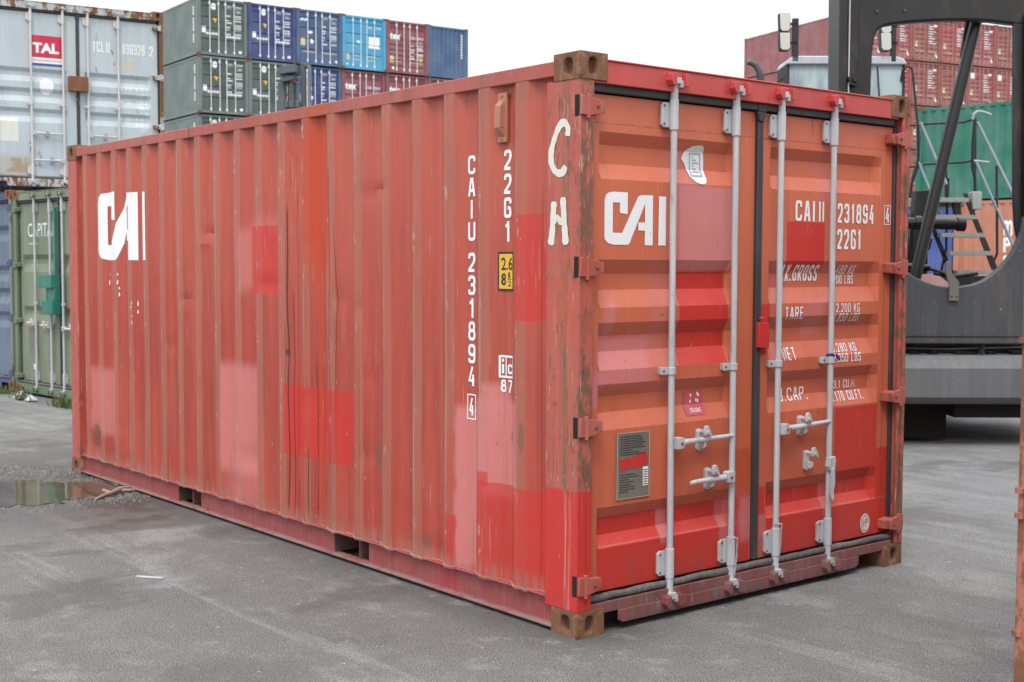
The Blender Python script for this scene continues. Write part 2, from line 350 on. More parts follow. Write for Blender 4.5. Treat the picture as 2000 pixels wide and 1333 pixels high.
PER, PH = .279, .369
def corr(v):
    t = (v-PH) % PER
    if t < .08: return 0
    if t < .145: return (t-.08)/.065
    if t < .214: return 1
    return 1-(t-.214)/.065
def creases(v0, v1):
    out = [v0]; k = math.floor((v0-PH)/PER)-1
    while PH+k*PER < v1:
        for t in (0, .08, .145, .214):
            c = PH+k*PER+t
            if v0+.002 < c < v1-.002: out.append(c)
        k += 1
    return out+[v1]
class Side:
    def __init__(s, L, H, dents=(), depth=.036, base=.006): s.L, s.H, s.d, s.dep, s.base = L, H, dents, depth, base
    def u(s, v, z):
        x = s.base+s.dep*corr(v)
        for (dv, dz, rv, rz, a) in s.d:
            q = ((v-dv)/rv)**2+((z-dz)/rz)**2
            if q < 9: x += a*math.exp(-q)
        return x
    def fn(s, v, z): return (s.u(v, z)-.0022, v, z)
def side_panel(S, v0, v1, z0, z1, rows=1, sub=1, mirror=False):
    mb = MB(); vs = creases(v0, v1)
    if sub > 1: vs = [a+(b-a)*k/sub for a, b in zip(vs, vs[1:]) for k in range(sub)]+[v1]
    zs = [z0+(z1-z0)*k/rows for k in range(rows+1)]
    pts = [((CW-S.u(v, z)) if mirror else S.u(v, z), v, z) for z in zs for v in vs]; n = len(vs)
    return mb.add(pts, [(j*n+i, j*n+i+1, (j+1)*n+i+1, (j+1)*n+i) for j in range(rows) for i in range(n-1)])
DV, DD = .055, .036
class Door:
    """horizontal-ribbed door skin; prof: (outer top, inner top, inner bottom, outer bottom)"""
    def __init__(s, u0, u1, z0, z1, fl, fr, prof): s.u0, s.u1, s.z0, s.z1, s.fl, s.fr, s.prof = u0, u1, z0, z1, fl, fr, prof
    def d(s, u, z):
        a = max(0, min(1, (u-s.fl)/.012, (s.fr-u)/.045)); k = 0
        for (t, it, ib, b) in s.prof:
            if b < z < t: k = (t-z)/(t-it) if z > it else (z-b)/(ib-b) if z < ib else 1
        return DV+DD*k*a
    def fn(s, u, z): return (u, s.d(u, z)-.0022, z)
    def us(s): return [s.u0, s.fl, s.fl+.012, s.fr-.045, s.fr, s.u1]
    def zs(s):
        z = [s.z0, s.z1]
        for q in s.prof: z += list(q)
        return sorted(set(z))
    def cuts(s): return dict(ca=s.us()[1:-1], cb=s.zs()[1:-1])
    def mesh(s):
        mb = MB(); U, Z = s.us(), s.zs(); n = len(U)
        mb.add([(u, s.d(u, z), z) for z in Z for u in U], [(j*n+i, j*n+i+1, (j+1)*n+i+1, (j+1)*n+i) for j in range(len(Z)-1) for i in range(n-1)])
        y1 = DV+.052
        for a, b in (((s.u0, s.z0), (s.u1, s.z0)), ((s.u1, s.z0), (s.u1, s.z1)), ((s.u1, s.z1), (s.u0, s.z1)), ((s.u0, s.z1), (s.u0, s.z0))):
            mb.add([(a[0], DV, a[1]), (b[0], DV, b[1]), (b[0], y1, b[1]), (a[0], y1, a[1])], [(0, 1, 2, 3)])
        return mb
BARS = (.60, 1.03, 1.37, 1.795)
def lock_bar(u, H, mats):
    mb = MB(); z1 = H-.067; y = .018
    mb.tube([(u, y, .20), (u, y, z1-.11)], .0155, 14)
    mb.tube([(u, y, z1-.17), (u, y, z1-.035)], .0185, 14)
    mb.tube([(u, y, z1-.035), (u, y, z1+.0)], [.021, .021], 14)
    mb.tube([(u, y, .205), (u, y, .12)], .0185, 14)
    for zc, s in ((z1-.012, 1), (.105, -1)):                       # cams and their lugs
        mb.prism([(u-.024, y-.03), (u+.014, y-.034), (u+.026, y-.008), (u+.02, y+.02), (u-.02, y+.02)], 2, zc-.012, zc+.016)
        mb.box(u+.012, u+.036, y-.03, y-.012, zc-.028, zc+.004)
    return mb
def keeper(u, zc, y=.004):
    mb = MB()
    for s in (-1, 1):
        mb.prism([(u+s*.030, zc-.03), (u+s*.052, zc-.028), (u+s*.066, zc-.006), (u+s*.060, zc+.024), (u+s*.030, zc+.03)], 1, y-.034, y+.004)
    mb.box(u-.06, u+.06, y-.006, y+.006, zc+.008, zc+.03)
    return mb
def bracket(u, z0, z1):
    """bolted plate with the sleeve the bar turns in"""
    mb = MB(); y = .018; a, b = u-.062, u+.030; c = .012
    pl = [(a+c, z0), (b, z0), (b, z1), (a+c, z1), (a, z1-c), (a, z0+c)]
    mb.prism(pl, 1, .034, .044); mb.box(a+.006, b-.004, .044, DV, z0+.01, z1-.01)
    mb.tube([(u, y, z0-.012), (u, y, z1+.012)], .0215, 14)
    for zz in (z0+.016, z1-.016):
        mb.tube([(a+.014, .036, zz), (a+.014, .029, zz)], .0055, 8, 1); mb.tube([(b-.008, .036, zz), (b-.008, .029, zz)], .0045, 8, 1)
    return mb
def clampm(u, z):
    mb = MB(); mb.box(u-.058, u+.026, .026, .036, z-.018, z+.018); mb.box(u-.05, u-.03, .036, DV+.002, z-.016, z+.016)
    mb.tube([(u, .018, z-.017), (u, .018, z+.017)], .0215, 14)
    mb.tube([(u-.044, .028, z), (u-.044, .021, z)], .0055, 8, 1)
    return mb
def handle(u, z, s, length, tilt=0.0):
    """swing handle from a bar at u, pointing to side s"""
    mb = MB(); y = .005; e = u+s*length
    mb.prism([(u+s*.012, z-.026), (u+s*.058, z-.024), (u+s*.062, z+.022), (u+s*.05, z+.028), (u+s*.012, z+.028)], 1, -.016, .022)
    mb.tube([(u+s*.06, y, z), (u+s*.15, y+.004, z+tilt*.2)], [.0165, .014], 10)
    mb.tube([(u+s*.15, y+.004, z+tilt*.2), (u+s*.26, y+.006, z+tilt*.5), (e, y+.006, z+tilt)], [.014, .012, .010], 10)
    mb.tube([(u+s*.040, -.016, z), (u+s*.040, -.024, z)], .007, 8, 1)
    return mb
def catch(u, z):
    mb = MB()
    pl = [(u-.018, z-.052), (u-.01, z-.062), (u+.01, z-.062), (u+.018, z-.052), (u+.018, z+.03), (u+.006, z+.042), (u-.010, z+.042), (u-.018, z+.03)]
    mb.prism(pl, 1, .036, DV+.001)
    mb.prism([(u-.016, z+.016), (u+.012, z+.02), (u+.022, z+.006), (u+.03, z+.012), (u+.02, z+.034), (u+.004, z+.062), (u-.012, z+.06), (u-.02, z+.04)], 1, -.012, .004)
    mb.tube([(u-.002, .04, z+.03), (u-.002, -.016, z+.03)], .009, 10)
    mb.prism([(u-.008, z-.05), (u+.008, z-.05), (u+.01, z-.016), (u-.01, z-.016)], 1, .006, .034)
    mb.tube([(u, .034, z-.046), (u, .004, z-.046)], .007, 8, 1)
    return mb
def hinge(z, side):
    """side 0: left post, 1: right post (mirrored)"""
    mb = MB(); X = (lambda u: u) if side == 0 else (lambda u: CW-u)
    def pr(pts, a, b, mi=0): mb.prism([(X(p[0]), p[1]) for p in pts], 1, a, b, mi)
    pr([(.004, z-.040), (.040, z-.044), (.040, z+.040), (.004, z+.044)], -.010, .03)
    pr([(.040, z-.044), (.118, z-.030), (.124, z+.014), (.118, z+.026), (.040, z+.040)], -.012, .004)
    pr([(.082, z-.034), (.150, z-.026), (.150, z+.022), (.082, z+.030)], .004, DV+.004)
    mb.tube([(X(.044), -.004, z-.056), (X(.044), -.004, z+.050)], .011, 10)
    mb.tube([(X(.096), -.012, z-.002), (X(.096), -.02, z-.002)], .008, 8, 1)
    return mb
def profile(levels, H):
    return [(a, a-.055, b+.07, b) for a, b in levels]

def container(name, label, cat, group, loc, yaw, L, H, paint_side, paint_door, prof, level=1, far_mats=None, door_cb=None, side_cb=None,
              dents=(), post=None, header=None, sill=None, castm=None, barm=None, hing=None, split_rear=True, lockbox=None, rail=None, skip_gasket=False):
    t = empty(name, loc, yaw, label, cat, group)
    post = post or paint_side; header = header or paint_side; sill = sill or paint_side; castm = castm or M_cast; barm = barm or M_steel; hing = hing or paint_side; rail = rail or paint_side
    S = Side(L, H, dents)
    T = H-.027
    for (x0, x1, lx) in ((0, .162, -1), (CW-.162, CW, 1)):
        for (y0, y1, ly) in ((0, .178, -1), (L-.178, L, 1)):
            for (z0, z1) in ((0, .118), (H-.118, H)):
                o = casting(x0, x1, y0, y1, z0, z1, lx, ly).build('corner_casting', [castm, M_castin], t); weld(o)
                md = o.modifiers.new('bevel', 'BEVEL'); md.width = .005; md.segments = 2; md.limit_method = 'ANGLE'; md.angle_limit = R(50)
    for s in (0, 1):
        X = (lambda u: u) if s == 0 else (lambda u: CW-u)
        mb = MB(); nseg = 14                                        # front post: folded plate with the hinge slots
        z0, z1 = .118, H-.118
        mb.box(X(.003), X(.052), .003, .226, z0, z1)
        if s == 0: mb.box(X(.052), X(.086), .003, .052, z0, z1)
        if s == 0: mb.prism([(.050, .066), (.066, .030), (.086, .030), (.086, .066)], 2, z0, z1)
        else:
            mb.tube([(X(.045), .012, z0), (X(.045), .012, z1)], .013, 12); mb.tube([(X(.016), .002, z0), (X(.016), .002, z1)], .011, 12)
        mb.build('corner_post', post, t, bevel=.004)
        MB().box(X(.003), X(.06), L-.17, L-.003, z0, z1).build('corner_post', post, t, bevel=.004)
        MB().box(X(.004), X(.062), .178, L-.178, T-.066, T).build('top_rail', rail, t, bevel=.004)
        rb = MB(); 
        pk = [(1.74, 2.10), (3.80, 4.15)] if L < 7 else [(5.0, 5.36), (6.8, 7.16)]
        edges = [.178]+[q for p in pk for q in p]+[L-.178]
        for k in range(0, len(edges), 2): rb.box(X(.030), X(.040), edges[k], edges[k+1], .028, .150)
        rb.box(X(.006), X(.075), .178, L-.178, .150, .157); rb.box(X(.004), X(.07), .178, L-.178, .018, .029)
        rb.build('bottom_rail', rail, t, bevel=.002)
        if s == 0 and level == 2:
            lip = MB(); r7 = random.Random(77); cs = [a+(b-a)*k/3 for a, b in zip(creases(.226, L-.17), creases(.226, L-.17)[1:]) for k in range(3)]+[L-.17]
            A = [(S.u(v, .16)-.010+r7.uniform(-.003, .003), v, .160+r7.uniform(-.003, .003)) for v in cs]; n_ = len(cs)
            lip.add(A+[(x+.004, y, z-.012) for x, y, z in A]+[(.07, y, .161) for x, y, z in A], [(i, i+1, n_+i+1, n_+i) for i in range(n_-1)]+[(i, i+1, 2*n_+i+1, 2*n_+i) for i in range(n_-1)])
            lip.build('panel_lip', paint('scuffed_lip', (.36, .14, .12), rust=.3, streak=.7, dirt=.4, rough=.6, faded=(.52, .34, .31), sc=2.5, chips=1), t)
        for (a, b) in pk:
            if s == 0: MB().box(.04, CW-.04, a-.006, a, .03, .15).box(.04, CW-.04, b, b+.006, .03, .15).box(.04, CW-.04, a, b, .143, .149).build('forklift_pocket', M_wood, t)
        rows, sub = (70, 3) if level == 2 and s == 0 else (1, 1)
        mb = side_panel(S if s == 0 else Side(L, H), .226, L-.165, .157, T-.064, rows, sub, s == 1); mats = [paint_side]
        if s == 0 and side_cb: mats += side_cb(mb, S)
        mb.build('side_panel', mats, t, sharp=14)
    MB().box(.06, CW-.06, .1, L-.1, .157, .19).build('cargo_floor', M_wood, t)
    cm = MB()
    for k in range(int((L-.6)/.3)): cm.box(.045, CW-.045, .35+k*.3, .36+k*.3, .04, .14)
    cm.build('cross_member', sill, t)
    MB().box(.05, CW-.05, .05, L-.05, T-.012, T-.002).build('roof_panel', rail, t)
    eb = MB(); k = 0; vs = [0.06+.0+i*(CW-.12)/36 for i in range(37)]
    eb.add([(v, L-.012-(.04 if (i//2) % 2 else 0), z) for z in (.12, H-.06) for i, v in enumerate(vs)], [(i, i+1, 37+i+1, 37+i) for i in range(36)])
    eb.box(.16, CW-.16, L-.06, L-.004, .02, .14); eb.box(.16, CW-.16, L-.06, L-.004, H-.10, H-.03)
    eb.build('end_panel', paint_side, t)
    hb = MB(); hb.box(.162, CW-.162, .006, .075, H-.129, T-.004); hb.box(.087, .162, .010, .075, H-.129, H-.119); hb.box(CW-.162, CW-.087, .010, .075, H-.129, H-.119); hb.box(.162, CW-.162, -.001, .09, T-.004, T+.004)
    for u in BARS: pass
    hb.build('door_header', header, t, bevel=.003)
    for u in BARS:
        keeper(u, H-.075).build('cam_keeper', header, t, bevel=.002)
    sb = MB(); sb.box(.087, CW-.087, .008, .08, .094, .142)
    sb.prism([(.257, .048), (.285, .034), (2.02, .034), (2.049, .05), (2.049, .094), (.257, .094)], 1, .002, .012)
    sb.build('door_sill', sill, t, bevel=.002)
    for u in BARS:
        keeper(u, .085).build('cam_keeper', sill, t, bevel=.002)
    # seals
    if not skip_gasket:
        g = MB(); zg = H-.167
        g.box(.087, 1.205, .030, .060, zg+.004, zg+.038); g.box(1.268, CW-.095, .030, .060, zg+.004, zg+.038)
        g.box(1.205, 1.268, .026, .062, zg-.002, zg+.044)
        g.prism([(1.205, zg-.002), (1.268, zg-.002), (1.256, zg-.05), (1.217, zg-.05)], 1, .028, .062)
        g.box(1.2165, 1.256, .036, .066, .185, zg-.05)
        g.box(2.3605, 2.386, .040, .07, .185, zg+.0)
        g.box(.0875, .101, .048, .07, .185, zg+.0)
        g.build('door_gasket', M_black, t, bevel=.004)
        lb = MB(); rr = random.Random(int(L*10)+level)
        pts = [(.09+(2.27)*k/30, .030, .162+.003*rr.uniform(-1, 1)) for k in range(31)]
        lb.tube(pts, [.017+.002*rr.uniform(-1, 1) for _ in pts], 10); lb.build('sill_seal', M_grime, t)
    zt = H-.170
    DL = Door(.103, 1.214, .182, zt, .163, 1.085, prof); DR = Door(1.261, 2.36, .182, zt, 1.330, 2.258, prof)
    for D, us, side in ((DL, BARS[:2], 0), (DR, BARS[2:], 1)):
        mb = D.mesh(); mats = [paint_door]
        if door_cb: mats += door_cb(mb, D, side)
        d = mb.build('door', mats, t, sharp=14)
        for i, u in enumerate(us):
            lock_bar(u, H, None).build('lock_bar', [barm], d)
            bracket(u, H-.290, H-.175).build('bar_bracket', [barm, castm], d, bevel=.0015)
            bracket(u, .200, .318).build('bar_bracket', [barm, castm], d, bevel=.0015)
            clampm(u, 1.17).build('bar_clamp', [barm, castm], d, bevel=.0015)
        for z in (H-.234, H*.638, H*.365, .237):
            hinge(z, side).build('hinge', [hing, castm], d, bevel=.002)
    return t, DL, DR, S

# ------------------------------------------------------------------ the red container in front
RED_S = (.41, .055, .036); RED_D = (.53, .115, .058)
BRIGHT = (.53, .024, .019); PINK = (.56, .185, .175); ORANGE = (.47, .050, .012)
def hero_side(vec, x, v, z, col):
    wob = noise(vec, 7, 7, 7, 3, .6, 2.0)-.5; w2 = noise(vec, 2.2, 2.2, 2.2, 3, .6, 31.)-.5
    st = noise(vec, 30, 30, .9, 4, .7, 8.0)
    f = N.m('MODULO', v-PH+PER*10, PER)
    flat = (sm(f, -.012, .004)*sm(f, .092, .074)).clamp()
    hi = sm(z, .9, 2.3)
    col = mix(hi*.45, col, (.49, .115, .078))                           # lens-flare wash put into the colour of the upper half
    col = mix(flat*(sm(st, .3, .7)*.45+.35), col, (.36, .125, .080))    # rubbed ribs
    col = mix(band(f, .068, .088, .006)*sm(st, .42, .66)*.75, col, (.38, .24, .17))
    col = mix(sm(st, .66, .80)*.5, col, (.26, .09, .06))
    def patch(col, v0, v1, z0, z1, c, soft=.004, a=1.0, wb=0.0, wz=0.0, s2=None):
        vv = v+wob*wb if wb else v; zz = z+(w2*wz if wz else wob*wb) if (wb or wz) else z
        m = rect(vv, zz, v0, v1, z0, z1, soft, s2)*a
        return mix(m*(.92+wob*.3), col, c)
    # primer-pink fade-outs with sprayed, soft edges
    col = patch(col, 5.22, 5.66, .36, .86, PINK, .022, .75, .06, .0, .04)
    col = patch(col, 2.975, 3.46, .34, 1.03, PINK, .022, .85, .04, 0, .05)
    col = patch(col, 3.0, 3.40, .14, .42, PINK, .05, .55, .1, 0, .12)
    col = patch(col, 3.05, 3.20, 1.50, 1.88, PINK, .02, .6, .05, 0, .06)
    col = patch(col, 2.70, 3.08, 1.86, 1.95, PINK, .05, .35, .1, 0, .05)
    col = patch(col, .775, .925, .17, .97, PINK, .016, .95, .05, .1, .03)
    col = patch(col, .93, 1.0, .45, .84, (.5, .05, .05), .03, .6, .1)
    col = patch(col, .452, .775, .56, 1.02, PINK, .012, .95, .04, .05, .03)
    col = patch(col, .52, .72, .98, 1.10, PINK, .035, .9, .06, .0, .03)
    # touch-up red, masked edges
    col = patch(col, 2.690, 3.075, 1.484, 1.897, (.52, .036, .032), .002, .94, .004)
    col = patch(col, 1.905, 2.636, .540, .953, BRIGHT, .002, .93, .004)
    col = patch(col, .236, .460, 1.404, 1.894, BRIGHT, .003, .80, .012)
    col = patch(col, .20, .770, .10, .620, BRIGHT, .003, .80, .008)
    col = patch(col, .655, .770, .60, .668, BRIGHT, .005, .80, .01)
    col = patch(col, .920, 1.005, .10, .42, BRIGHT, .004, .75, .012)
    # orange paint poured over the rail
    lobe = v+(noise(vec, 3, 22, 1.2, 2, .5, 44.)-.5)*.16*sm(z, 2.3, 1.5)
    fade = sm(z, 1.40, 1.85)
    col = mix(band(lobe, 2.112, 2.402, .003)*fade*.97, col, ORANGE)
    run = noise(vec, 3, 34, .5, 2, .5, 61.)
    col = mix(band(v, 2.19, 2.40, .02)*sm(run, .52, .58)*sm(z, .5, 1.9)*.9, col, ORANGE)
    col = mix(band(v, 2.49, 2.60, .02)*sm(noise(vec, 3, 26, 6, 3, .6, 71.), .52, .60)*band(z, 1.95, 2.38, .08)*.85, col, (.45, .05, .018))
    for v0, w, za, zb, amp, c, a in ((2.372, .006, .2, 1.9, .05, ORANGE, .95), (2.262, .009, .3, 1.7, .05, ORANGE, .95), (2.215, .005, .3, 1.8, .04, (.26, .03, .012), .9), (2.585, .0045, .18, 2.0, .05, (.07, .014, .010), .9),
                              (2.552, .0035, .17, 1.5, .03, (.22, .012, .010), .95), (2.512, .0035, .17, 2.1, .035, (.20, .012, .010), .9), (2.345, .006, .17, .60, .03, (.05, .02, .016), .95), (2.28, .0035, .17, 1.1, .03, (.20, .014, .010), .9),
                              (2.10, .0045, .24, 2.2, .07, (.20, .012, .010), .9), (2.045, .0035, .6, 1.9, .05, (.22, .014, .010), .8), (1.80, .003, .4, 1.1, .03, (.24, .014, .010), .8),
                              (.298, .0028, .12, 2.0, .02, (.25, .01, .01), .85), (2.62, .0035, .9, 1.3, .03, (.05, .02, .02), .9)):
        p = v+(noise(vec, 1, 1, 1.6, 2, .5, v0*13)-.5)*amp
        col = mix(band(p, v0-w, v0+w, .0012)*band(z, za, zb, .05)*a, col, c)
    col = mix(((sm(((v-2.598)*(v-2.598)+(z-1.14)*(z-1.14)), .0006, .0001))*.9), col, (.06, .025, .02))
    for v0, z0, rv, rz, a in ((5.62, .33, .05, .10, .7), (1.655, .62, .05, .10, .55), (.405, .86, .025, .09, .6), (3.0, .42, .03, .04, .6), (4.27, 1.05, .02, .03, .6), (.50, .85, .03, .03, .5), (1.18, .25, .03, .05, .5)):
        d = (v-v0)*(v-v0)*(1/rv**2)+(z-z0)*(z-z0)*(1/rz**2)+wob*1.6
        col = mix(sm(d, 1.0, .3)*a, col, (.15, .08, .06))
    col = mix(sm(z+wob*.06, .26, .17)*sm(st, .35, .6)*.6, col, (.30, .17, .13))
    scr = noise(vec, 150, 150, 3.5, 2, .5, 3.7); scd = noise(vec, 90, 90, 2.0, 2, .5, 13.7); blot = noise(vec, 26, 26, 30, 3, .6, 23.)
    where = sm(noise(vec, 1.6, 1.6, 1.2, 3, .6, 66.), .45, .62)
    col = mix(sm(scr, .665, .70)*where*.75, col, (.52, .30, .24))
    col = mix(sm(scd, .66, .72)*.55, col, (.17, .06, .045))
    col = mix(sm(blot, .69, .73)*(flat*.6+.2)*.8, col, (.14, .085, .07))
    col = mix(band(f, .055, .095, .01)*sm(noise(vec, 14, 14, 9, 4, .7, 29.), .58, .66)*.8, col, (.42, .30, .24))
    col = mix(sm(z, 2.34, 2.50)*sm(st, .40, .62)*.45, col, (.20, .075, .055))
    return col
def hero_door(vec, u, y, z, col):
    wob = noise(vec, 7, 7, 7, 3, .6, 2.0)-.5; st = noise(vec, 28, 28, .9, 4, .7, 8.0)
    col = mix(sm(z, .5, 2.3)*.45, col, (.60, .165, .085))  # flare wash put into the colour, paler towards the top
    def patch(col, u0, u1, z0, z1, c, soft=.003, a=1.0, wb=0.0, s2=None):
        uu = u+wob*wb if wb else u; zz = z+wob*wb if wb else z
        return mix(rect(uu, zz, u0, u1, z0, z1, soft, s2)*a, col, c)
    pk = (.56, .18, .185)
    col = patch(col, .683, 1.065, 1.640, 2.040, (.57, .21, .21), .012, .85, .03)
    col = patch(col, .60, .80, 1.55, 2.22, pk, .05, .35, .1)
    col = patch(col, .16, .50, 1.11, 1.335, pk, .03, .85, .08, .02)
    col = patch(col, .205, .27, 1.33, 1.50, pk, .02, .7, .05, .05)
    col = patch(col, .115, .20, 1.02, 1.18, pk, .02, .8, .06, .02)
    col = patch(col, .50, .63, 1.05, 1.70, pk, .04, .35, .1)
    col = patch(col, 1.62, 1.78, 1.30, 1.50, pk, .03, .6, .08)
    col = patch(col, 1.35, 1.48, 1.0, 1.75, pk, .04, .35, .15)
    col = patch(col, 1.84, 1.90, 1.0, 1.7, pk, .03, .35, .15)
    col = patch(col, 1.70, 1.85, 1.99, 2.25, pk, .05, .35, .15)
    col = patch(col, .689, 1.030, 1.188, 1.632, BRIGHT, .002, .94, .006)
    col = patch(col, 1.468, 1.777, 1.640, 1.888, BRIGHT, .002, .92, .008)
    col = patch(col, 1.262, 1.345, 1.215, 1.470, BRIGHT, .002, .9)
    # the bottom strip repainted in two squares with a gap between
    low = sm(z+wob*.02, .515, .505)
    col = mix(low*band(u, .163, 1.205, .003)*.90, col, BRIGHT)
    col = mix(low*band(u, .575, .645, .006)*sm(z, .33, .37)*.75, col, pk)
    col = mix(low*band(u, .985, 1.10, .01)*.55, col, pk)
    col = mix(low*band(u, 1.335, 1.90, .003)*.92, col, BRIGHT)
    col = mix(low*band(u, 1.80, 1.88, .006)*sm(z, .30, .36)*.5, col, pk)
    col = patch(col, 1.890, 2.262, .10, .905, BRIGHT, .003, .88, .010)
    col = patch(col, 2.262, 2.38, .10, .66, BRIGHT, .003, .9)
    col = patch(col, 1.13, 1.32, .28, .53, pk, .03, .75, .06)
    col = patch(col, 1.262, 1.325, .40, .545, BRIGHT, .002, .95)
    col = patch(col, 1.262, 1.325, .18, .40, (.5, .11, .10), .02, .7)
    col = patch(col, 1.10, 1.215, .50, .76, (.44, .06, .015), .02, .7, .08)
    sp = noise(vec, 90, 90, 90, 2, .5, 3.)
    col = mix(sm(sp, .60, .64)*rect(u+wob*.1, z+wob*.1, .82, .98, 1.70, 1.80, .03)*.9, col, (.5, .06, .04))
    col = mix(sm(sp, .60, .64)*rect(u+wob*.1, z+wob*.1, 1.14, 1.20, .40, .50, .02)*.9, col, (.5, .03, .03))
    col = mix(sm(sp, .58, .64)*rect(u+wob*.1, z+wob*.1, .60, .86, 1.02, 1.34, .06)*.5, col, (.30, .12, .07))
    # thin vertical run marks, weld line grime
    run = noise(vec, 46, 1, 1.0, 3, .6, 17.)
    col = mix(sm(run, .655, .69)*.28, col, (.20, .07, .045))
    col = mix(band(z+wob*.01, 2.292, 2.299, .003)*sm(st, .3, .6)*.55, col, (.12, .05, .04))
    col = mix(band(u+wob*.01, 1.655, 1.668, .004)*sm(z, 2.28, 2.42)*.7, col, (.14, .06, .04))
    col = mix(band(u, 2.300, 2.315, .006)*sm(run+.08, .45, .62)*.4, col, (.2, .05, .04))
    col = mix(band(z, .378, .386, .002)*.25, col, (.62, .25, .22))
    scr = noise(vec, 140, 140, 5, 2, .5, 3.7); blot = noise(vec, 30, 30, 34, 3, .6, 23.)
    col = mix(sm(scr, .69, .72)*.5, col, (.62, .34, .26)); col = mix(sm(blot, .70, .74)*.6, col, (.16, .075, .05))
    col = mix(sm(z, .40, .18)*sm(noise(vec, 12, 12, 3, 4, .7, 5.), .42, .66)*.5, col, (.22, .07, .06))
    return col
def hero_post(vec, u, v, z, col):
    wob = noise(vec, 9, 9, 5, 4, .65, 2.0)-.5; st = noise(vec, 60, 60, 1.3, 5, .72, 8.0)
    col = mix(sm(z+wob*.3, 1.15, 1.35)*.0+sm(noise(vec, 5, 5, 1.2, 4, .65, 70.), .48, .66)*.35*sm(v, .26, .2), col, (.24, .11, .07))
    col = mix(sm(st, .50, .66)*.7*sm(v, .26, .14)*sm(noise(vec, 4, 4, 3, 4, .6, 88.), .36, .56), col, (.24, .11, .07)); col = mix(band(v+wob*.02, .075, .125, .012)*sm(st, .38, .55)*.8, col, (.17, .10, .06))
    col = mix(sm(noise(vec, 14, 14, 7, 5, .75, 40.), .56, .62)*.75, col, (.17, .075, .04)); col = mix(sm(v, .018, .004)*sm(noise(vec, 20, 20, 12, 4, .7, 45.), .42, .56)*.85, col, (.15, .08, .05))
    col = mix(sm(noise(vec, 46, 46, 3, 5, .75, 140.), .58, .64)*.8*sm(v, .26, .18), col, (.09, .055, .04))
    col = mix(sm(noise(vec, 70, 70, 5, 4, .7, 150.), .62, .67)*.8, col, (.50, .36, .24))
    col = mix(sm(noise(vec, 40, 40, 7, 4, .6, 50.), .66, .70)*.8, col, (.45, .33, .16))
    col = mix(sm(noise(vec, 40, 40, 9, 4, .6, 57.), .72, .74)*.7, col, (.12, .17, .20))
    col = mix(rect(u, z+wob*.05, -.1, .3, 1.30, 1.74, .03)*sm(wob, -.12, .1)*.65, col, (.47, .085, .05))
    low = sm(z+wob*.02, .668, .655)*sm(u, 1.2, 1.1)*sm(v, 1.2, 1.0)
    col = mix(low*.92, col, BRIGHT)
    col = mix(low*band(v, .055, .095, .01)*sm(st, .50, .60)*.9, col, (.56, .22, .19))
    col = mix(sm(st, .62, .70)*low*.4, col, (.56, .2, .18))
    return col
def hero_rail(vec, u, v, z, col):
    st = noise(vec, 20, 8, 30, 4, .7, 8.0); st2 = noise(vec, 12, 40, 3, 4, .7, 3.0)
    col = mix(band(v, 2.13, 2.36, .004)*sm(z, 1, 2)*.9, col, (.42, .075, .025))
    col = mix(sm(st, .5, .7)*.5, col, (.22, .13, .11))
    low = sm(z, .5, .3)
    col = mix(low*.8, col, (.27, .045, .052))
    col = mix(low*band(v, 1.12, 1.18, .005)*.0+low*band(v, .9, 1.12, .003)*.6, col, (.36, .03, .05))
    col = mix(low*sm(st2, .45, .7)*.5, col, (.30, .13, .12))
    col = mix(low*sm(z, .040, .030)*sm(st, .3, .6)*.75, col, (.28, .20, .18))
    return col
def hero_sill(vec, u, v, z, col):
    st = noise(vec, 26, 26, 4, 4, .7, 8.0)
    col = mix(sm(st, .42, .62)*.75, col, (.13, .09, .085))
    col = mix(sm(st, .56, .72)*.8, col, (.30, .26, .24))
    col = mix(sm(z, .075, .04)*sm(st, .3, .6)*.6, col, (.10, .07, .06))
    return col
P_side = paint('faded_red_side', RED_S, rust=.05, streak=.30, dirt=.34, rough=.52, extra=hero_side, faded=(.44, .092, .058), var=.5, chips=.9, bumpy=.4)
P_door = paint('orange_red_door', RED_D, rust=.0, streak=.25, dirt=.10, rough=.46, extra=hero_door, faded=(.56, .15, .08), var=.2, chips=.5, bumpy=.2)
P_post = paint('worn_corner_post', (.44, .085, .065), rust=.30, streak=.5, dirt=.35, rough=.6, extra=hero_post, faded=(.47, .14, .10), chips=1, bumpy=.6)
P_rail = paint('scuffed_red_rail', (.38, .080, .060), rust=.36, streak=.6, dirt=.6, rough=.6, extra=hero_rail, faded=(.42, .14, .11))
P_header = paint('fresh_red_header', (.50, .058, .052), rust=.0, streak=.2, dirt=.10, rough=.42, faded=(.54, .11, .09), var=.25, chips=.8)
P_sill = paint('grimy_red_sill', (.22, .040, .040), rust=.40, streak=.8, dirt=.95, rough=.7, extra=hero_sill)
P_hinge = paint('red_hinge', (.40, .075, .050), rust=.40, streak=.6, dirt=.55, rough=.5)
P_bright = paint('bright_red_touch_up', BRIGHT, rust=.05, streak=.2, dirt=.15, rough=.45, faded=(.54, .05, .045), var=.1)
P_plate = paint('data_plate_metal', (.17, .15, .13), rust=.1, streak=.5, dirt=.4, rough=.45, sc=2, faded=(.22, .2, .18))
P_sticker = paint('sticker_film', (.74, .76, .78), rust=0, streak=.3, dirt=.1, rough=.35, faded=(.6, .63, .66), sc=3)
M_greyink, _ = new_mat('grey_ink', (.33, .37, .42), .5)
P_pinkred = paint('red_sticker', (.50, .05, .07), rust=0, dirt=.1, rough=.45)
P_vent = paint('tan_vent', (.40, .16, .09), rust=.2, streak=.3, dirt=.2, rough=.5)

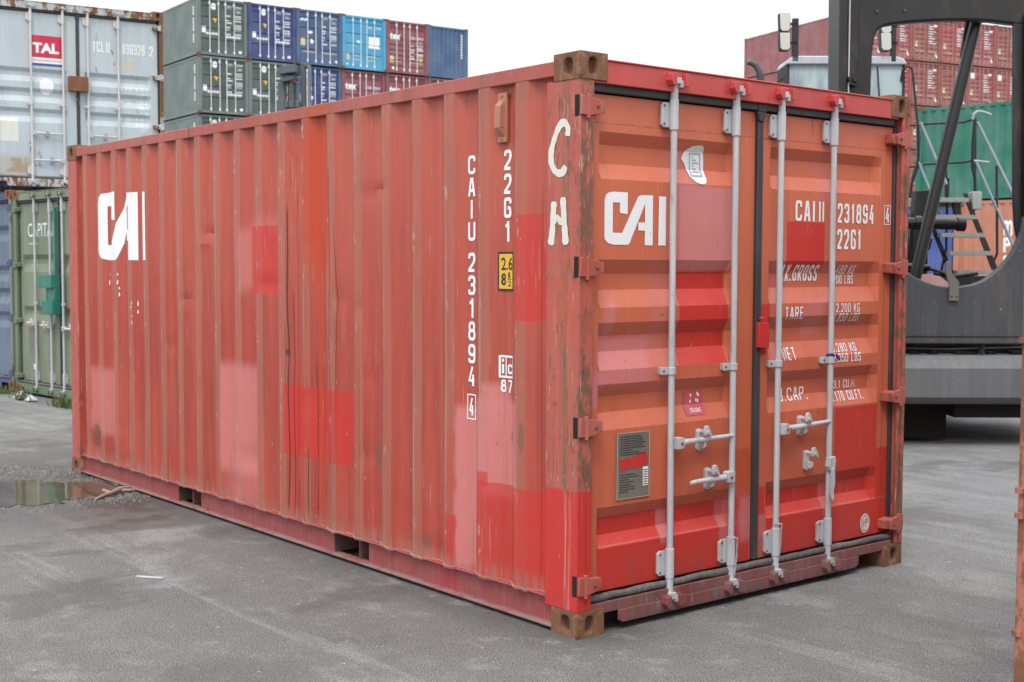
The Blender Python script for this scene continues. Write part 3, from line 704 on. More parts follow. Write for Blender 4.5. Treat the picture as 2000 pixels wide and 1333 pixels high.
LOGO = [(.3675, 0), (.1425, 0), (.055, .03), (.01, .09), (0, .16), (0, .84), (.02, .94), (.07, .985), (.14, 1), (.3675, 1), (.3675, .583), (.2425, .605), (.2425, .80), (.13, .80), (.13, .227), (.28, .227), (.535, .93), (.57, .955), (.62, .965), (.78, .965), (.78, 0), (.65, 0), (.65, .28), (.5425, .28), (.5425, .437), (.65, .437), (.65, .80), (.40, .03)]
def put_logo(mb, a0, a1, b0, b1, fn, ca=(), cb=(), mi=1):
    P = lambda p: (a0+(a1-a0)*p[0], b0+(b1-b0)*p[1])
    drape(mb, [P(p) for p in LOGO], [tuple(range(len(LOGO)))], fn, ca, cb, mi)
    drape(mb, [P(p) for p in ((.875, 0), (1, 0), (1, .955), (.88, .955))], [(0, 1, 2, 3)], fn, ca, cb, mi)

HERO_DENTS = [(3.62, 1.86, .07, .030, .016), (3.70, 1.80, .05, .03, -.008), (3.98, 1.42, .06, .03, .012), (1.62, 2.06, .09, .025, .012), (1.72, 2.03, .05, .04, .010), (2.02, 1.46, .04, .06, .012),
              (1.80, 1.42, .03, .05, .012), (4.25, 1.10, .06, .05, .010), (5.60, .27, .12, .12, .018), (3.10, .45, .08, .07, .010), (2.85, 1.54, .10, .03, .008), (2.6, 1.15, .05, .2, .007),
              (1.72, 1.05, .04, .06, .008), (1.75, .62, .05, .05, .009), (2.3, .8, .3, .5, .005), (4.7, .9, .5, .5, .006), (1.2, 1.2, .5, .6, .005), (1.1, .20, .12, .05, .008), (2.62, 2.1, .03, .3, .005), (3.28, .25, .10, .06, .01), (5.0, .2, .1, .05, .008)]
_r5 = random.Random(12)
HERO_DENTS += [(_r5.uniform(.4, 5.6), _r5.uniform(.35, 2.3), _r5.uniform(.02, .07), _r5.uniform(.03, .12), _r5.uniform(-.004, .009)) for _ in range(34) ]
HERO_DENTS = [d for d in HERO_DENTS if not (.42 < d[0] < .92 or (4.5 < d[0] < 5.55 and 1.6 < d[1] < 2.3))]
def hero_side_cb(mb, S):
    ca = creases(.2, 5.9)[1:-1]; K = dict(ca=ca, cb=())
    fn = S.fn
    ca2 = sorted(ca+[4.55+.02*k for k in range(48)])
    put_logo(mb, 5.449, 4.592, 1.690, 2.196, fn, ca2, [1.69+.04*k for k in range(1, 13)], 1)
    for i, c in enumerate('CAIU'):
        z1 = 2.192-i*.1075; w = .058
        put_code(mb, c, .828+w/2, .828-w/2, z1-.090, z1, fn, ca, (), 1, .17)
    for i, c in enumerate('231894'):
        z1 = 1.722-i*.1115; w = .058
        put_code(mb, c, .828+w/2, .828-w/2, z1-.095, z1, fn, ca, (), 1, .17)
    put_code(mb, '4', .849, .809, .925, 1.010, fn, ca, (), 1, .17)
    put_frame(mb, .864, .794, .905, 1.030, .006, fn, ca, (), 1)
    for i, c in enumerate('22G1'):
        z1 = 2.202-i*.1115; w = .056
        put_code(mb, c, .549+w/2, .549-w/2, z1-.096, z1, fn, ca, (), 1, .17)
    put_frame(mb, .602, .500, 1.128, 1.235, .010, fn, ca, (), 1)
    put_rect(mb, .562, .554, 1.138, 1.225, fn, ca, (), 1)
    put_code(mb, 'i', .588, .572, 1.148, 1.218, fn, ca, (), 1, .2); put_code(mb, 'c', .545, .512, 1.148, 1.198, fn, ca, (), 1, .2)
    put_code(mb, '87', .592, .510, 1.060, 1.120, fn, ca, (), 1, .17)
    # white paint runs below the logo
    rr = random.Random(3)
    for v0, za, zb in ((5.22, 1.30, 1.52), (5.10, 1.42, 1.60), (4.93, 1.33, 1.66), (4.86, 1.22, 1.40), (5.32, 1.50, 1.58), (4.98, 1.60, 1.68), (4.79, 1.30, 1.42)):
        z = za
        while z < zb:
            h = rr.uniform(.006, .05); c0 = v0+rr.uniform(-.008, .008); w0 = rr.uniform(.003, .008); drape(mb, [(c0+w0, z+h*.3), (c0+w0*.3, z), (c0-w0, z+h*.4), (c0-w0*.4, z+h), (c0+w0*.5, z+h*.85)], [(0, 1, 2, 3, 4)], fn, ca, (), 1); z += h+rr.uniform(.002, .03)
    return [M_white]
def bars_text(mb, D, rows, u0, h, mi=1): pass
def hero_door_cb(mb, D, side):
    K = D.cuts(); fn = D.fn; T = lambda s, a0, a1, b0, b1, w=.15: put_code(mb, s, a0, a1, b0, b1, fn, K['ca'], K['cb'], 1, w)
    if side == 0:
        put_logo(mb, .197, .589, 1.755, 1.993, fn, K['ca'], K['cb'], 1)
        return [M_white]
    T('CAI', 1.532, 1.692, 1.893, 1.998); T('II', 1.722, 1.767, 1.893, 1.998); T('231894', 1.880, 2.200, 1.891, 1.994)
    T('4', 2.305, 2.340, 1.902, 1.984); put_frame(mb, 2.292, 2.352, 1.890, 1.996, .004, fn, K['ca'], K['cb'], 1)
    T('22G1', 1.880, 2.088, 1.752, 1.858)
    W_ = .125
    T('AX.GROSS', 1.452, 1.758, 1.585, 1.668, W_); T('0.480 KG', 1.868, 2.070, 1.620, 1.668, W_); T('7.200 LBS', 1.858, 2.070, 1.568, 1.614, W_)
    T('TARE', 1.462, 1.612, 1.388, 1.452, W_); T('2.200 KG', 1.880, 2.086, 1.417, 1.464, W_); T('4.850 LBS', 1.868, 2.090, 1.366, 1.411, W_)
    T('NET', 1.458, 1.562, 1.178, 1.243, W_); T('8.280 KG', 1.866, 2.080, 1.205, 1.250, W_); T('2.350 LBS', 1.862, 2.104, 1.150, 1.197, W_)
    T('U.CAP.', 1.452, 1.690, .965, 1.032, W_); T('33.1 CU.M.', 1.888, 2.112, 1.006, 1.050, W_); T('1.170 CU.FT.', 1.878, 2.158, .940, .990, W_)
    return [M_white]
prof_hero = [(2.258, 2.203, 2.119, 2.049), (1.688, 1.624, 1.551, 1.471), (1.403, 1.342, 1.271, 1.188), (1.124, 1.067, .993, .915), (.563, .503, .431, .375)]
hero, DL, DR, HS = container('shipping_container', 'large red container standing alone in the foreground, with pink and bright red patches', 'shipping container', None,
    (0, 0, 0), R(90), 6.058, 2.591, P_side, P_door, prof_hero, level=2, door_cb=hero_door_cb, side_cb=hero_side_cb, dents=HERO_DENTS,
    post=P_post, header=P_header, sill=P_sill, hing=P_hinge, rail=P_rail)
hd = [c for c in hero.children if c.name.startswith('door') and c.name.split('.')[0] == 'door']
dl, dr = hd[0], hd[1]
for u, z, s, ln, ti, d in ((.60, .827, 1, .435, .006, dl), (1.03, .632, -1, .30, -.006, dl), (1.37, .835, 1, .42, .012, dr)):
    handle(u, z, s, ln, ti).build('door_handle', [M_steel, M_cast], d, bevel=.0015)
for u, z, d in ((.825, .835, dl), (.885, .640, dl), (1.590, .845, dr), (1.643, .660, dr)):
    catch(u, z).build('handle_catch', [M_steel, M_cast], d, bevel=.0015)
mb = MB(); mb.prism([(1.765, .61), (1.775, .655), (1.815, .66), (1.822, .64), (1.815, .59), (1.775, .585)], 1, -.010, .02)
mb.prism([(1.785, .60), (1.808, .60), (1.812, .52), (1.800, .48), (1.805, .44), (1.790, .425), (1.770, .46), (1.772, .52)], 1, -.014, -.004)
mb.build('door_handle', [M_steel, M_cast], dr, bevel=.0015)
mb = MB(); mb.prism([(1.222, 1.255), (1.300, 1.250), (1.300, 1.376), (1.222, 1.380)], 1, .018, .052); mb.box(1.225, 1.31, .048, .054, 1.225, 1.40); mb.tube([(1.232, .026, 1.40), (1.262, .022, 1.402)], .006, 8)
mb.build('lock_box', P_bright, dr, bevel=.004)
for (u, zz, d) in ((1.062, .23, dl), (1.398, .26, dr)):           # twisted wire seals on two bars
    w = MB(); rr = random.Random(int(u*100))
    for q_ in range(4):
        j = lambda a: rr.uniform(-a, a)
        w.tube([(u-.050, .008, zz+.09+.004*q_), (u-.032, -.006, zz+.098+j(.004)), (u-.014+j(.003), -.010, zz+.094), (u-.006+j(.004), .0, zz+.05), (u-.002+j(.005), .006, zz+.0), (u-.008+j(.006), .008, zz-.05+j(.01)), (u-.014+j(.008), .010, zz-.10+j(.02))], .0019, 5)
    w.build('wire_seal', M_steel, d)
M_blue, _ = new_mat('blue_plastic', (.012, .03, .25), .4)
mb = MB(); mb.tube([(1.795+.019*math.cos(a), .018+.019*math.sin(a), 1.197+.003*math.sin(a*2)) for a in [k*math.pi/8 for k in range(17)]], .006, 6)
mb.prism([(1.805, 1.203), (1.825, 1.192), (1.842, 1.176), (1.834, 1.166), (1.812, 1.184)], 1, -.012, -.006); mb.build('seal_tie', M_blue, dr)
# plates and stickers on the doors
mb = MB(); mb.box(.281, .493, .050, DV+.0, .588, .895); mb.add([], [])
fnp = lambda u, z: (u, .0485, z)
mb2 = MB(); 
for a0, a1, b0, b1 in ((.281, .287, .588, .895), (.487, .493, .588, .895), (.287, .487, .588, .592), (.287, .487, .891, .895)): put_rect(mb, a0, a1, b0, b1, fnp, (), (), 1)
put_brush(mb, [(.300, .742), (.35, .752), (.41, .755), (.478, .775)], .052, fnp, (), (), 2)
put_rect(mb, .448, .482, .640, .728, fnp, (), (), 3)
for k in range(7): put_rect(mb, .452, .478, .646+k*.011, .650+k*.011, lambda u, z: (u, .0475, z), (), (), 4)
rr = random.Random(5)
for k in range(9): put_rect(mb, .30, .30+rr.uniform(.08, .17), .875-k*.0105, .878-k*.0105, fnp, (), (), 4)
for k in range(8):
    put_rect(mb, .30, .30+rr.uniform(.05, .13), .70-k*.0115, .7028-k*.0115, fnp, (), (), 4)
mb.build('data_plate', [P_plate, paint('brass_rim', (.46, .33, .20), rust=.3, rough=.5), P_bright, M_white, M_ink], dl)
mb = MB(); K = DL.cuts(); fs = lambda u, z: (u, DL.d(u, z)-.003, z)
pts = [(.822, 2.236), (.850, 2.234), (.864, 2.227), (.873, 2.205), (.876, 2.16), (.876, 2.11), (.877, 2.075), (.866, 2.058), (.848, 2.050), (.820, 2.051), (.797, 2.058), (.768, 2.081), (.757, 2.115), (.744, 2.145), (.722, 2.168), (.733, 2.190), (.747, 2.208), (.780, 2.228)]
drape(mb, pts, [tuple(range(len(pts)))], fs, K['ca'], K['cb'], 0)
fs2 = lambda u, z: (u, DL.d(u, z)-.004, z)
put_frame(mb, .775, .855, 2.085, 2.200, .009, fs2, K['ca'], K['cb'], 1)
for k in range(6): put_rect(mb, .795, .803+.040*(.5+.5*math.sin(k*2.1+1)), 2.105+k*.014, 2.113+k*.014, fs2, K['ca'], K['cb'], 1)
mb.build('peeled_sticker', [P_sticker, M_greyink], dl, smooth=False)
mb = MB(); put_rect(mb, .755, .890, .942, 1.058, fs, K['ca'], K['cb'], 0)
put_text(mb, 'STACKING', .790, .865, .955, .976, fs2, K['ca'], K['cb'], 1, .01)
for a, b in ((.80, 1.03), (.798, 1.0), (.845, 1.035), (.855, 1.028), (.838, 1.005), (.85, 1.0)): put_rect(mb, a, a+.009, b, b+.016, fs2, K['ca'], K['cb'], 1)
mb.build('sticker', [P_pinkred, M_white], dl, smooth=False)
mb = MB(); K = DR.cuts(); fr = lambda u, z: (u, DR.d(u, z)-.003, z); fr2 = lambda u, z: (u, DR.d(u, z)-.004, z)
put_disc(mb, 2.167, .252, .042, .055, fr, K['ca'], K['cb'], 0, 28, .03)
put_brush(mb, [(2.167+.03*math.cos(t), .252+.042*math.sin(t)) for t in [k*.45 for k in range(13)]], .004, fr2, (), (), 1)
put_text(mb, 'VP', 2.145, 2.190, .23, .275, fr2, (), (), 1, .0)
mb.build('round_sticker', [M_bone, P_pinkred], dr, smooth=False)
# side: vent, height label
mb = MB(); sf = HS.fn
mb.box(-.004, .012, .484, .548, 2.235, 2.465)
mb.hexa([(-.006, .492, 2.262), (-.006, .540, 2.262), (.0, .540, 2.262), (.0, .492, 2.262)], [(-.034, .494, 2.30), (-.034, .538, 2.30), (.0, .540, 2.30), (.0, .492, 2.30)])
mb.hexa([(-.034, .494, 2.30), (-.034, .538, 2.30), (.0, .540, 2.30), (.0, .492, 2.30)], [(-.034, .494, 2.40), (-.034, .538, 2.40), (.0, .540, 2.40), (.0, .492, 2.40)])
mb.hexa([(-.034, .494, 2.40), (-.034, .538, 2.40), (.0, .540, 2.40), (.0, .492, 2.40)], [(-.008, .496, 2.43), (-.008, .536, 2.43), (.0, .536, 2.43), (.0, .496, 2.43)])
for z in (2.248, 2.45): mb.tube([(-.004, .516, z), (-.009, .516, z)], .007, 8)
mb.v = [(x+.022, y+.052, z) for x, y, z in mb.v]; mb.build('vent', P_vent, hero, bevel=.003)
mb = MB(); ca = creases(.2, 5.9)[1:-1]; f1 = lambda v, z: (HS.u(v, z)-.003, v, z); f2 = lambda v, z: (HS.u(v, z)-.0042, v, z); f3 = lambda v, z: (HS.u(v, z)-.0054, v, z)
put_rect(mb, .606, .500, 1.540, 1.724, f1, ca, (), 0); put_rect(mb, .599, .500, 1.550, 1.714, f2, ca, (), 1)
put_text(mb, '2.6', .590, .508, 1.638, 1.698, f3, ca, (), 0, .01); put_text(mb, '8', .590, .558, 1.566, 1.624, f3, ca, (), 0, .02)
put_text(mb, '1', .540, .528, 1.602, 1.628, f3, ca, (), 0, .0); put_rect(mb, .545, .518, 1.594, 1.598, f3, ca, (), 0); put_text(mb, '2', .543, .520, 1.562, 1.588, f3, ca, (), 0, .0)
mb.build('height_label', [M_ink, M_yellow], hero, smooth=False)
# brushed letters on the corner post
mb = MB(); fp = lambda v, z: (.0012, v, z)
C_ = [(.085, 2.228), (.082, 2.262), (.105, 2.288), (.135, 2.278), (.165, 2.235), (.192, 2.17), (.190, 2.115), (.160, 2.075), (.120, 2.070), (.095, 2.098)]
put_brush(mb, [(v, z) for v, z in C_], .030, fp, (), (), 0)
put_brush(mb, [(.172, 1.945), (.178, 1.88), (.185, 1.80), (.195, 1.752)], .034, fp, (), (), 0)
put_brush(mb, [(.112, 1.962), (.105, 1.88), (.098, 1.81), (.092, 1.752)], .034, lambda v, z: (.0006, v, z), (), (), 0)
put_brush(mb, [(.175, 1.852), (.150, 1.872), (.125, 1.855), (.105, 1.86)], .028, lambda v, z: (.0000, v, z), (), (), 0)
o = mb.build('painted_letters', M_bone, hero, smooth=False)
# dark slots where the hinges enter the post
for z in (2.357, 1.654, .945, .237): MB().box(.0005, .02, .008, .036, z-.046, z+.046).build('hinge_slot_shade', M_dark, hero)

# ------------------------------------------------------------------ ground
def ground_z(d):
    t = max(0, min(1, (d-17)/16)); return .58*t*t*(3-2*t)+.12*max(0, min(1, (d-33)/30))
gm, gb = new_mat('asphalt', rough=.85); vec, gx, gy, gz = obj_xyz()
n1 = noise(vec, .35, .35, 1, 5, .6, 3.0); n2 = noise(vec, 1.5, 1.5, 1, 5, .65, 8.0); gr = noise(vec, 75, 75, 75, 3, .7); gr2 = noise(vec, 190, 190, 190, 2, .6, 5.0); spk = noise(vec, 22, 22, 22, 3, .7, 40.)
n3 = noise(vec, 5.5, 5.5, 1, 5, .7, 18.0)
c = mix(sm(n1, .38, .62), (.126, .127, .117), (.198, .200, .192))
c = mix(sm(n2, .44, .68)*.6, c, (.108, .105, .094))
c = mix(sm(n3, .50, .66)*.45, c, (.110, .104, .096)); c = mix(sm(n3, .46, .34)*.30, c, (.38, .375, .36))
right = sm(gx*.78+gy*.63, .2, 2.6)                                  # drier, bluer strip by the door end
c = mix(right*.55, c, (.250, .257, .275))
trk = noise(vec, .25, 3.2, 1, 3, .6, 12.)                          # tyre-polished lanes along the container
c = mix(sm(trk, .53, .60)*.40, c, (.120, .115, .108)); c = mix(sm(trk, .44, .38)*.30, c, (.37, .365, .35))
pale = sm(noise(vec, .8, 1.1, 1, 5, .65, 91.)+sm(gy, -1.5, -3.0)*.16, .54, .66)
c = mix(pale*.6, c, (.33, .335, .315))
cg = noise(vec, 130, 130, 130, 2, .6, 77.)
c = mix(sm(gr, .42, .58)*.50, c, (.090, .086, .080)); c = mix(sm(gr2, .54, .64)*.55, c, (.62, .61, .60)); c = mix(sm(cg, .58, .64)*.65, c, (.05, .047, .043))
c = mix(sm(spk, .69, .72)*.85, c, (.03, .028, .026)); c = mix(sm(noise(vec, 24, 24, 24, 2, .6, 140.), .72, .745)*.85, c, (.55, .54, .52))
c = mix(sm(((gx+6.35)*.78-(gy+.55)*.62+(n3-.5)*.5).abs(), .30, .12)*sm(gx, -5.2, -5.6)*.55, c, (.06, .056, .052))
wet = sm(((gx+5.1)*(gx+5.1)*.5+(gy+.6)*(gy+.6))*.9+(n2-.5)*1.8+(n3-.5)*.8, 1.5, .35)
dmp = sm(noise(vec, .9, .6, 1, 5, .65, 55.)+(n3-.5)*.12, .52, .60)*sm(gx, .8, -1.5)
c = mix((wet*.6+dmp*.45).clamp(), c, (.060, .053, .045))
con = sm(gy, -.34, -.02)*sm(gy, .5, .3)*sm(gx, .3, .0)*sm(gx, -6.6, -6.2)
c = mix(con*sm(n3+.1, .35, .6)*.5, c, (.065, .055, .048))          # darker strip along the foot of the rail
N.T.links.new(c, gb.inputs['Base Color'])
N.T.links.new((.92-wet*.40-dmp*.12+(gr-.5)*.2).clamp().s, gb.inputs['Roughness'])
bump(gb, gr*1.0+gr2*.6+cg*.6+n3*1.2+n2*1.2, .9, .008)
mb = MB(); xs = sorted(set([-600, -300, -160, -100, -80, -60, -50, -44, -38, -34, -30, -27, -24, -21, -19, -17, -15, -12, -9, -7, -5, -3, -1, 1, 3, 5, 8, 12, 20, 40, 100, 300]))
ys = [-300, -100, -40, -20, -10, -6, -4, -2, 0, 2, 4, 6, 8, 10, 12, 14, 16, 18, 20, 23, 26, 29, 33, 38, 44, 52, 60, 75, 100, 160, 300, 600]
def gz_at(x, y):
    d = (x-CAM.x)*-.7764+(y-CAM.y)*.6303; return ground_z(d)
mb.add([(x, y, gz_at(x, y)) for y in ys for x in xs], [(j*len(xs)+i, j*len(xs)+i+1, (j+1)*len(xs)+i+1, (j+1)*len(xs)+i) for j in range(len(ys)-1) for i in range(len(xs)-1)])
tag(mb.build('ground', gm), kind='structure')
# puddle
wm, wb = new_mat('puddle_water', (.085, .066, .045), .05, spec=.45); vec, a, b_, c_ = obj_xyz()
bump(wb, noise(vec, 6, 6, 6, 2, .5), .06, .01); wm_ = noise(vec, 3, 3, 1, 4, .6); N.T.links.new(mix(wm_, (.05, .038, .026), (.15, .12, .085)), wb.inputs['Base Color'])
pp = [(-5.95, -.95), (-5.90, -.66), (-5.82, -.42), (-5.62, -.27), (-5.45, -.12), (-5.35, .15), (-5.25, .35), (-5.0, .30), (-4.86, .02), (-4.80, -.14), (-4.72, -.30), (-4.78, -.48), (-4.72, -.62), (-4.83, -.90), (-4.98, -1.25), (-5.3, -1.6), (-5.8, -1.5)]
pr = []
for i in range(len(pp)):
    a, b2 = Vector(pp[i]), Vector(pp[(i+1) % len(pp)]); nr = Vector((b2.y-a.y, a.x-b2.x)).normalized()
    for k in range(6): pr.append(tuple(a.lerp(b2, k/6)+nr*(random.uniform(-.03, .03)+.05*math.sin(i*2.3+k*.9))))
mb = MB().add([(x, y, .0045) for x, y in pr], [tuple(range(len(pr)))]); tag(mb.build('puddle_water', wm), kind='structure')
# loose grit round the puddle
M_stone = paint('grit', (.12, .115, .11), rust=0, dirt=.3, rough=.8, sc=6, faded=(.24, .23, .22))
mb = MB(); rr = random.Random(11)
def pebble(mb, x, y, r, z=0.0):
    a = rr.uniform(0, 6.28); pts = []
    for (px, py, pz) in ((1, 0, 0), (.3, .9, 0), (-.8, .5, 0), (-.7, -.7, 0), (.5, -.8, 0), (.5, .2, .7), (-.3, .4, .8), (-.2, -.4, .7)):
        k = r*rr.uniform(.7, 1.2); pts.append((x+(px*math.cos(a)-py*math.sin(a))*k, y+(px*math.sin(a)+py*math.cos(a))*k, z+pz*k*.8))
    mb.add(pts, [(0, 1, 5), (1, 6, 5), (1, 2, 6), (2, 3, 7, 6), (3, 4, 7), (4, 0, 5), (4, 5, 7), (5, 6, 7)])
for i in range(2600):
    t = rr.random(); k = rr.randrange(len(pr)); q = Vector(pr[k]).lerp(Vector(pr[(k+1) % len(pr)]), t)+Vector((rr.gauss(0, .05), rr.gauss(0, .05))); s = abs(rr.gauss(0, .16))-.02; cx, cy = q[0]+5.3, q[1]+.6; l = math.hypot(cx, cy) or 1
    x, y = q[0]+cx/l*s, q[1]+cy/l*s; pebble(mb, x, y, rr.uniform(.004, .013))
for i in range(1500):
    t = rr.random(); x = -7.1+t*1.1+rr.gauss(0, .10); y = -1.3+t*1.35+rr.gauss(0, .16); pebble(mb, x, y, rr.uniform(.005, .020))
for i in range(1500):
    x = rr.uniform(-8.5, 3.5); y = rr.uniform(-3.0, 0); pebble(mb, x, y, rr.uniform(.002, .006))
for i in range(700):
    x = rr.uniform(-.5, 3.0); y = rr.uniform(-1, 7); pebble(mb, x, y, rr.uniform(.002, .006))
tag(mb.build('grit', M_stone, smooth=False), 'loose grit and small stones on the asphalt, thickest around the puddle', 'grit', kind='stuff')
# small things lying about
M_litter = paint('litter_white', (.50, .53, .55), rust=0, dirt=.5, rough=.6, chips=0)
mb = MB(); a, b = Vector((-2.33, -1.05)), Vector((-2.205, -.955)); d = (b-a).normalized(); n = Vector((-d.y, d.x))
pts = [a+n*.009, a-n*.008, a.lerp(b, .5)-n*.010, b-n*.006, b+n*.011, a.lerp(b, .4)+n*.010]
mb.prism([(p.x, p.y) for p in pts], 2, .002, .009); o = mb.build('paint_stick', M_litter, bevel=.001); tag(o, 'thin white stick lying on the asphalt in front of the red container', 'stick')
mb = MB(); mb.hexa([(-5.50, .03, .004), (-5.16, .00, .004), (-5.14, .16, .004), (-5.48, .19, .004)], [(-5.49, .03, .016), (-5.17, .005, .016), (-5.15, .16, .016), (-5.48, .19, .016)])
o = mb.build('timber_block', paint('green_block', (.11, .16, .12), rust=.1, dirt=.6, rough=.7), bevel=.004); tag(o, 'pale green timber block lying in the puddle under the far end of the red container', 'block')
mb = MB(); rr = random.Random(4); mb.tube([(-4.66, -.36, .010), (-4.74, -.27, .018), (-4.80, -.19, .020), (-4.86, -.10, .03), (-4.90, -.03, .024), (-4.97, .05, .012)], [.010, .012, .013, .020, .015, .008], 7)
mb.tube([(-4.80, -.19, .018), (-4.86, -.22, .035), (-4.91, -.2, .03)], [.012, .012, .006], 6); mb.tube([(-4.86, -.1, .02), (-4.83, -.03, .02), (-4.84, .04, .012)], [.012, .01, .005], 6)
o = mb.build('broken_branch', paint('pale_wood', (.33, .27, .21), rust=0, dirt=.4, rough=.8, sc=4)); tag(o, 'short broken pale branch at the edge of the puddle', 'branch')
mb = MB()
for (cx, cy, s) in ((-5.55, -1.02, .045),): 
    P = [(cx+s*1.6*math.cos(t)*rr.uniform(.6, 1.2), cy+s*math.sin(t)*rr.uniform(.6, 1.2)) for t in [k*.63 for k in range(10)]]
    mb.prism(P, 2, .006, .014)
o = mb.build('paper_scrap', M_litter); tag(o, 'small white scrap of paper floating in the puddle', 'scrap')
def rag(x, y, w, h, label, seed):
    rr = random.Random(seed); mb = MB(); n = 9
    pts = [(x+(i/(n-1)-.5)*w+rr.uniform(-.01, .01), y+(j/(n-1)-.5)*h+rr.uniform(-.01, .01), .012+max(0, .075*math.exp(-((i-4)**2+(j-4)**2)/9)+rr.uniform(-.012, .022))) for j in range(n) for i in range(n)]
    mb.add(pts, [(j*n+i, j*n+i+1, (j+1)*n+i+1, (j+1)*n+i) for j in range(n-1) for i in range(n-1) if rr.random() > .10])
    o = mb.build('rag', M_litter, smooth=False); s = o.modifiers.new('solid', 'SOLIDIFY'); s.thickness = .004; tag(o, label, 'rag', 'pale rags at the foot of the green container')
rag(-12.02, 1.60, .26, .14, 'wide pale crumpled rag on the ground below the green container doors', 1)
rag(-11.62, 1.58, .13, .13, 'small bluish white rag on the ground, right of the wider rag', 2)
# weeds along the foot of the green container
lm = paint('weed_green', (.07, .11, .025), rust=0, dirt=.1, rough=.6, chips=0, sc=5, faded=(.16, .18, .05)); mb = MB(); rr = random.Random(9)
for i in range(330):
    t = rr.random(); cl = rr.choice((0.02, .28, .36, .72, .78, .82, .95)); t = cl+rr.gauss(0, .035)
    x = -12.85+2.7*t; y = 1.68+.05*t+rr.uniform(-.12, .02)-.10*(cl in (.36,)); h = rr.uniform(.03, .14); a = rr.uniform(0, 6.28); w = rr.uniform(.004, .010); lx, ly = rr.uniform(-.06, .06), rr.uniform(-.06, .06)
    mb.add([(x-w*math.cos(a), y-w*math.sin(a), 0), (x+w*math.cos(a), y+w*math.sin(a), 0), (x+lx*.5+w*.8*math.cos(a), y+ly*.5+w*.8*math.sin(a), h*.7), (x+lx, y+ly, h)], [(0, 1, 2, 3)])
tag(mb.build('weeds', lm, smooth=False), 'tufts of weeds growing along the foot of the green container', 'weeds', kind='stuff')

# ------------------------------------------------------------------ the containers at the left edge
def streaks(c1, zt, amt=.6):
    def f(vec, x, y, z, col):
        st = noise(vec, 9, 9, .5, 4, .7, 33.); col = mix(sm(st, .62, .74)*sm(z, zt-.9, zt)*amt, col, c1)
        st2 = noise(vec, 5, 5, 2, 5, .75, 43.); return mix(sm(st2, .64, .70)*amt*.6, col, c1)
    return f
def grey_extra(vec, x, y, z, col):
    st = noise(vec, 9, 9, .5, 4, .7, 33.)
    col = mix(sm(st, .60, .72)*sm(z, 1.9, 2.45)*.7, col, (.45, .27, .08))
    n = noise(vec, 6, 6, 5, 5, .7, 12.)
    col = mix(rect(x, z, .26, .56, .22, .42, .02)*sm(n, .42, .55), col, (.30, .15, .07))
    col = mix(rect(x, z, .56, .72, .25, .95, .03)*sm(n, .56, .62), col, (.26, .11, .06))
    col = mix(band(x, 1.10, 1.14, .01)*sm(z, 1.6, 2.0)*.6, col, (.55, .55, .33))
    col = mix(rect(x+(n-.5)*.4, z, .0, .62, .12, .45, .06)*.6, col, (.40, .37, .27))
    return col
P_grey = paint('pale_grey_door', (.44, .50, .53), rust=.25, streak=.35, dirt=.25, rough=.45, faded=(.52, .57, .60), extra=grey_extra, var=.12)
P_greyrust = paint('rusty_grey_frame', (.42, .45, .44), rust=.62, streak=.6, dirt=.5, rough=.6, faded=(.5, .5, .48), extra=streaks((.28, .12, .05), 2.6, .9))
P_talred = paint('logo_red', (.58, .015, .06), rust=0, dirt=.05, rough=.4, chips=0); P_talblue = paint('logo_blue', (.03, .08, .30), rust=0, dirt=.05, rough=.4, chips=0)
P_cream = paint('cream_lettering', (.66, .52, .28), rust=.1, dirt=.2, chips=.6)
P_barw = paint('whitish_bar', (.60, .57, .55), rust=.25, streak=.5, dirt=.3, rough=.5)
def grey_cb(mb, D, side):
    K = D.cuts(); fn = D.fn; a = (K['ca'], K['cb'])
    if side == 0:
        put_rect(mb, .60, 1.03, 1.815, 2.115, fn, *a, 2); f2 = lambda u, z: (u, D.d(u, z)-.0035, z)
        put_text(mb, 'TAL', .63, .985, 1.875, 2.015, f2, *a, 1, .05)
        put_rect(mb, .60, 1.03, 1.735, 1.812, fn, *a, 1); put_rect(mb, .60, 1.03, 1.700, 1.733, fn, *a, 3)
        for k in range(12): put_rect(mb, .61+k*.034, .625+k*.034, 1.762, 1.785, f2, *a, 2)
        put_disc(mb, .81, 1.42, .095, .115, fn, *a, 1, 28, .03)
        put_rect(mb, .19, .43, .64, .97, fn, *a, 5)
        return [M_white, P_talred, P_talblue, P_cream, M_bone]
    put_code(mb, 'TCLU', 1.44, 1.68, 1.955, 2.105, fn, *a, 1, .13); put_code(mb, '896928', 1.86, 2.18, 1.955, 2.105, fn, *a, 1, .13); put_code(mb, '2', 2.245, 2.30, 1.955, 2.095, fn, *a, 1, .13)
    put_code(mb, '42G1', 1.83, 2.06, 1.745, 1.87, fn, *a, 4, .13); put_code(mb, '4', 1.985, 2.03, 1.63, 1.66, fn, *a, 4, .13)
    rows = [('MAX GROSS WT.', '32.500 KG', 1.44), ('', '71.650 LB', 1.36), ('TARE WT.', '3.900 KG', 1.26), ('', '8.600 LB', 1.18), ('', 'KG', 1.10), ('MAX CARGO WT.', '28.600 KG', 1.02), ('', '63.050 LB', .94), ('', 'CU.FT', .86)]
    for l, r, z in rows:
        if l: put_code(mb, l, 1.80, 1.80+.022*len(l), z, z+.05, fn, *a, 1, .15)
        put_code(mb, r, 2.215-.019*len(r), 2.225, z, z+.05, fn, *a, 1, .15)
    return [M_white, P_talred, P_talblue, P_cream]
prof_grey = [(1.66, 1.61, 1.55, 1.47), (1.385, 1.335, 1.275, 1.195), (1.11, 1.06, 1.0, .92)]
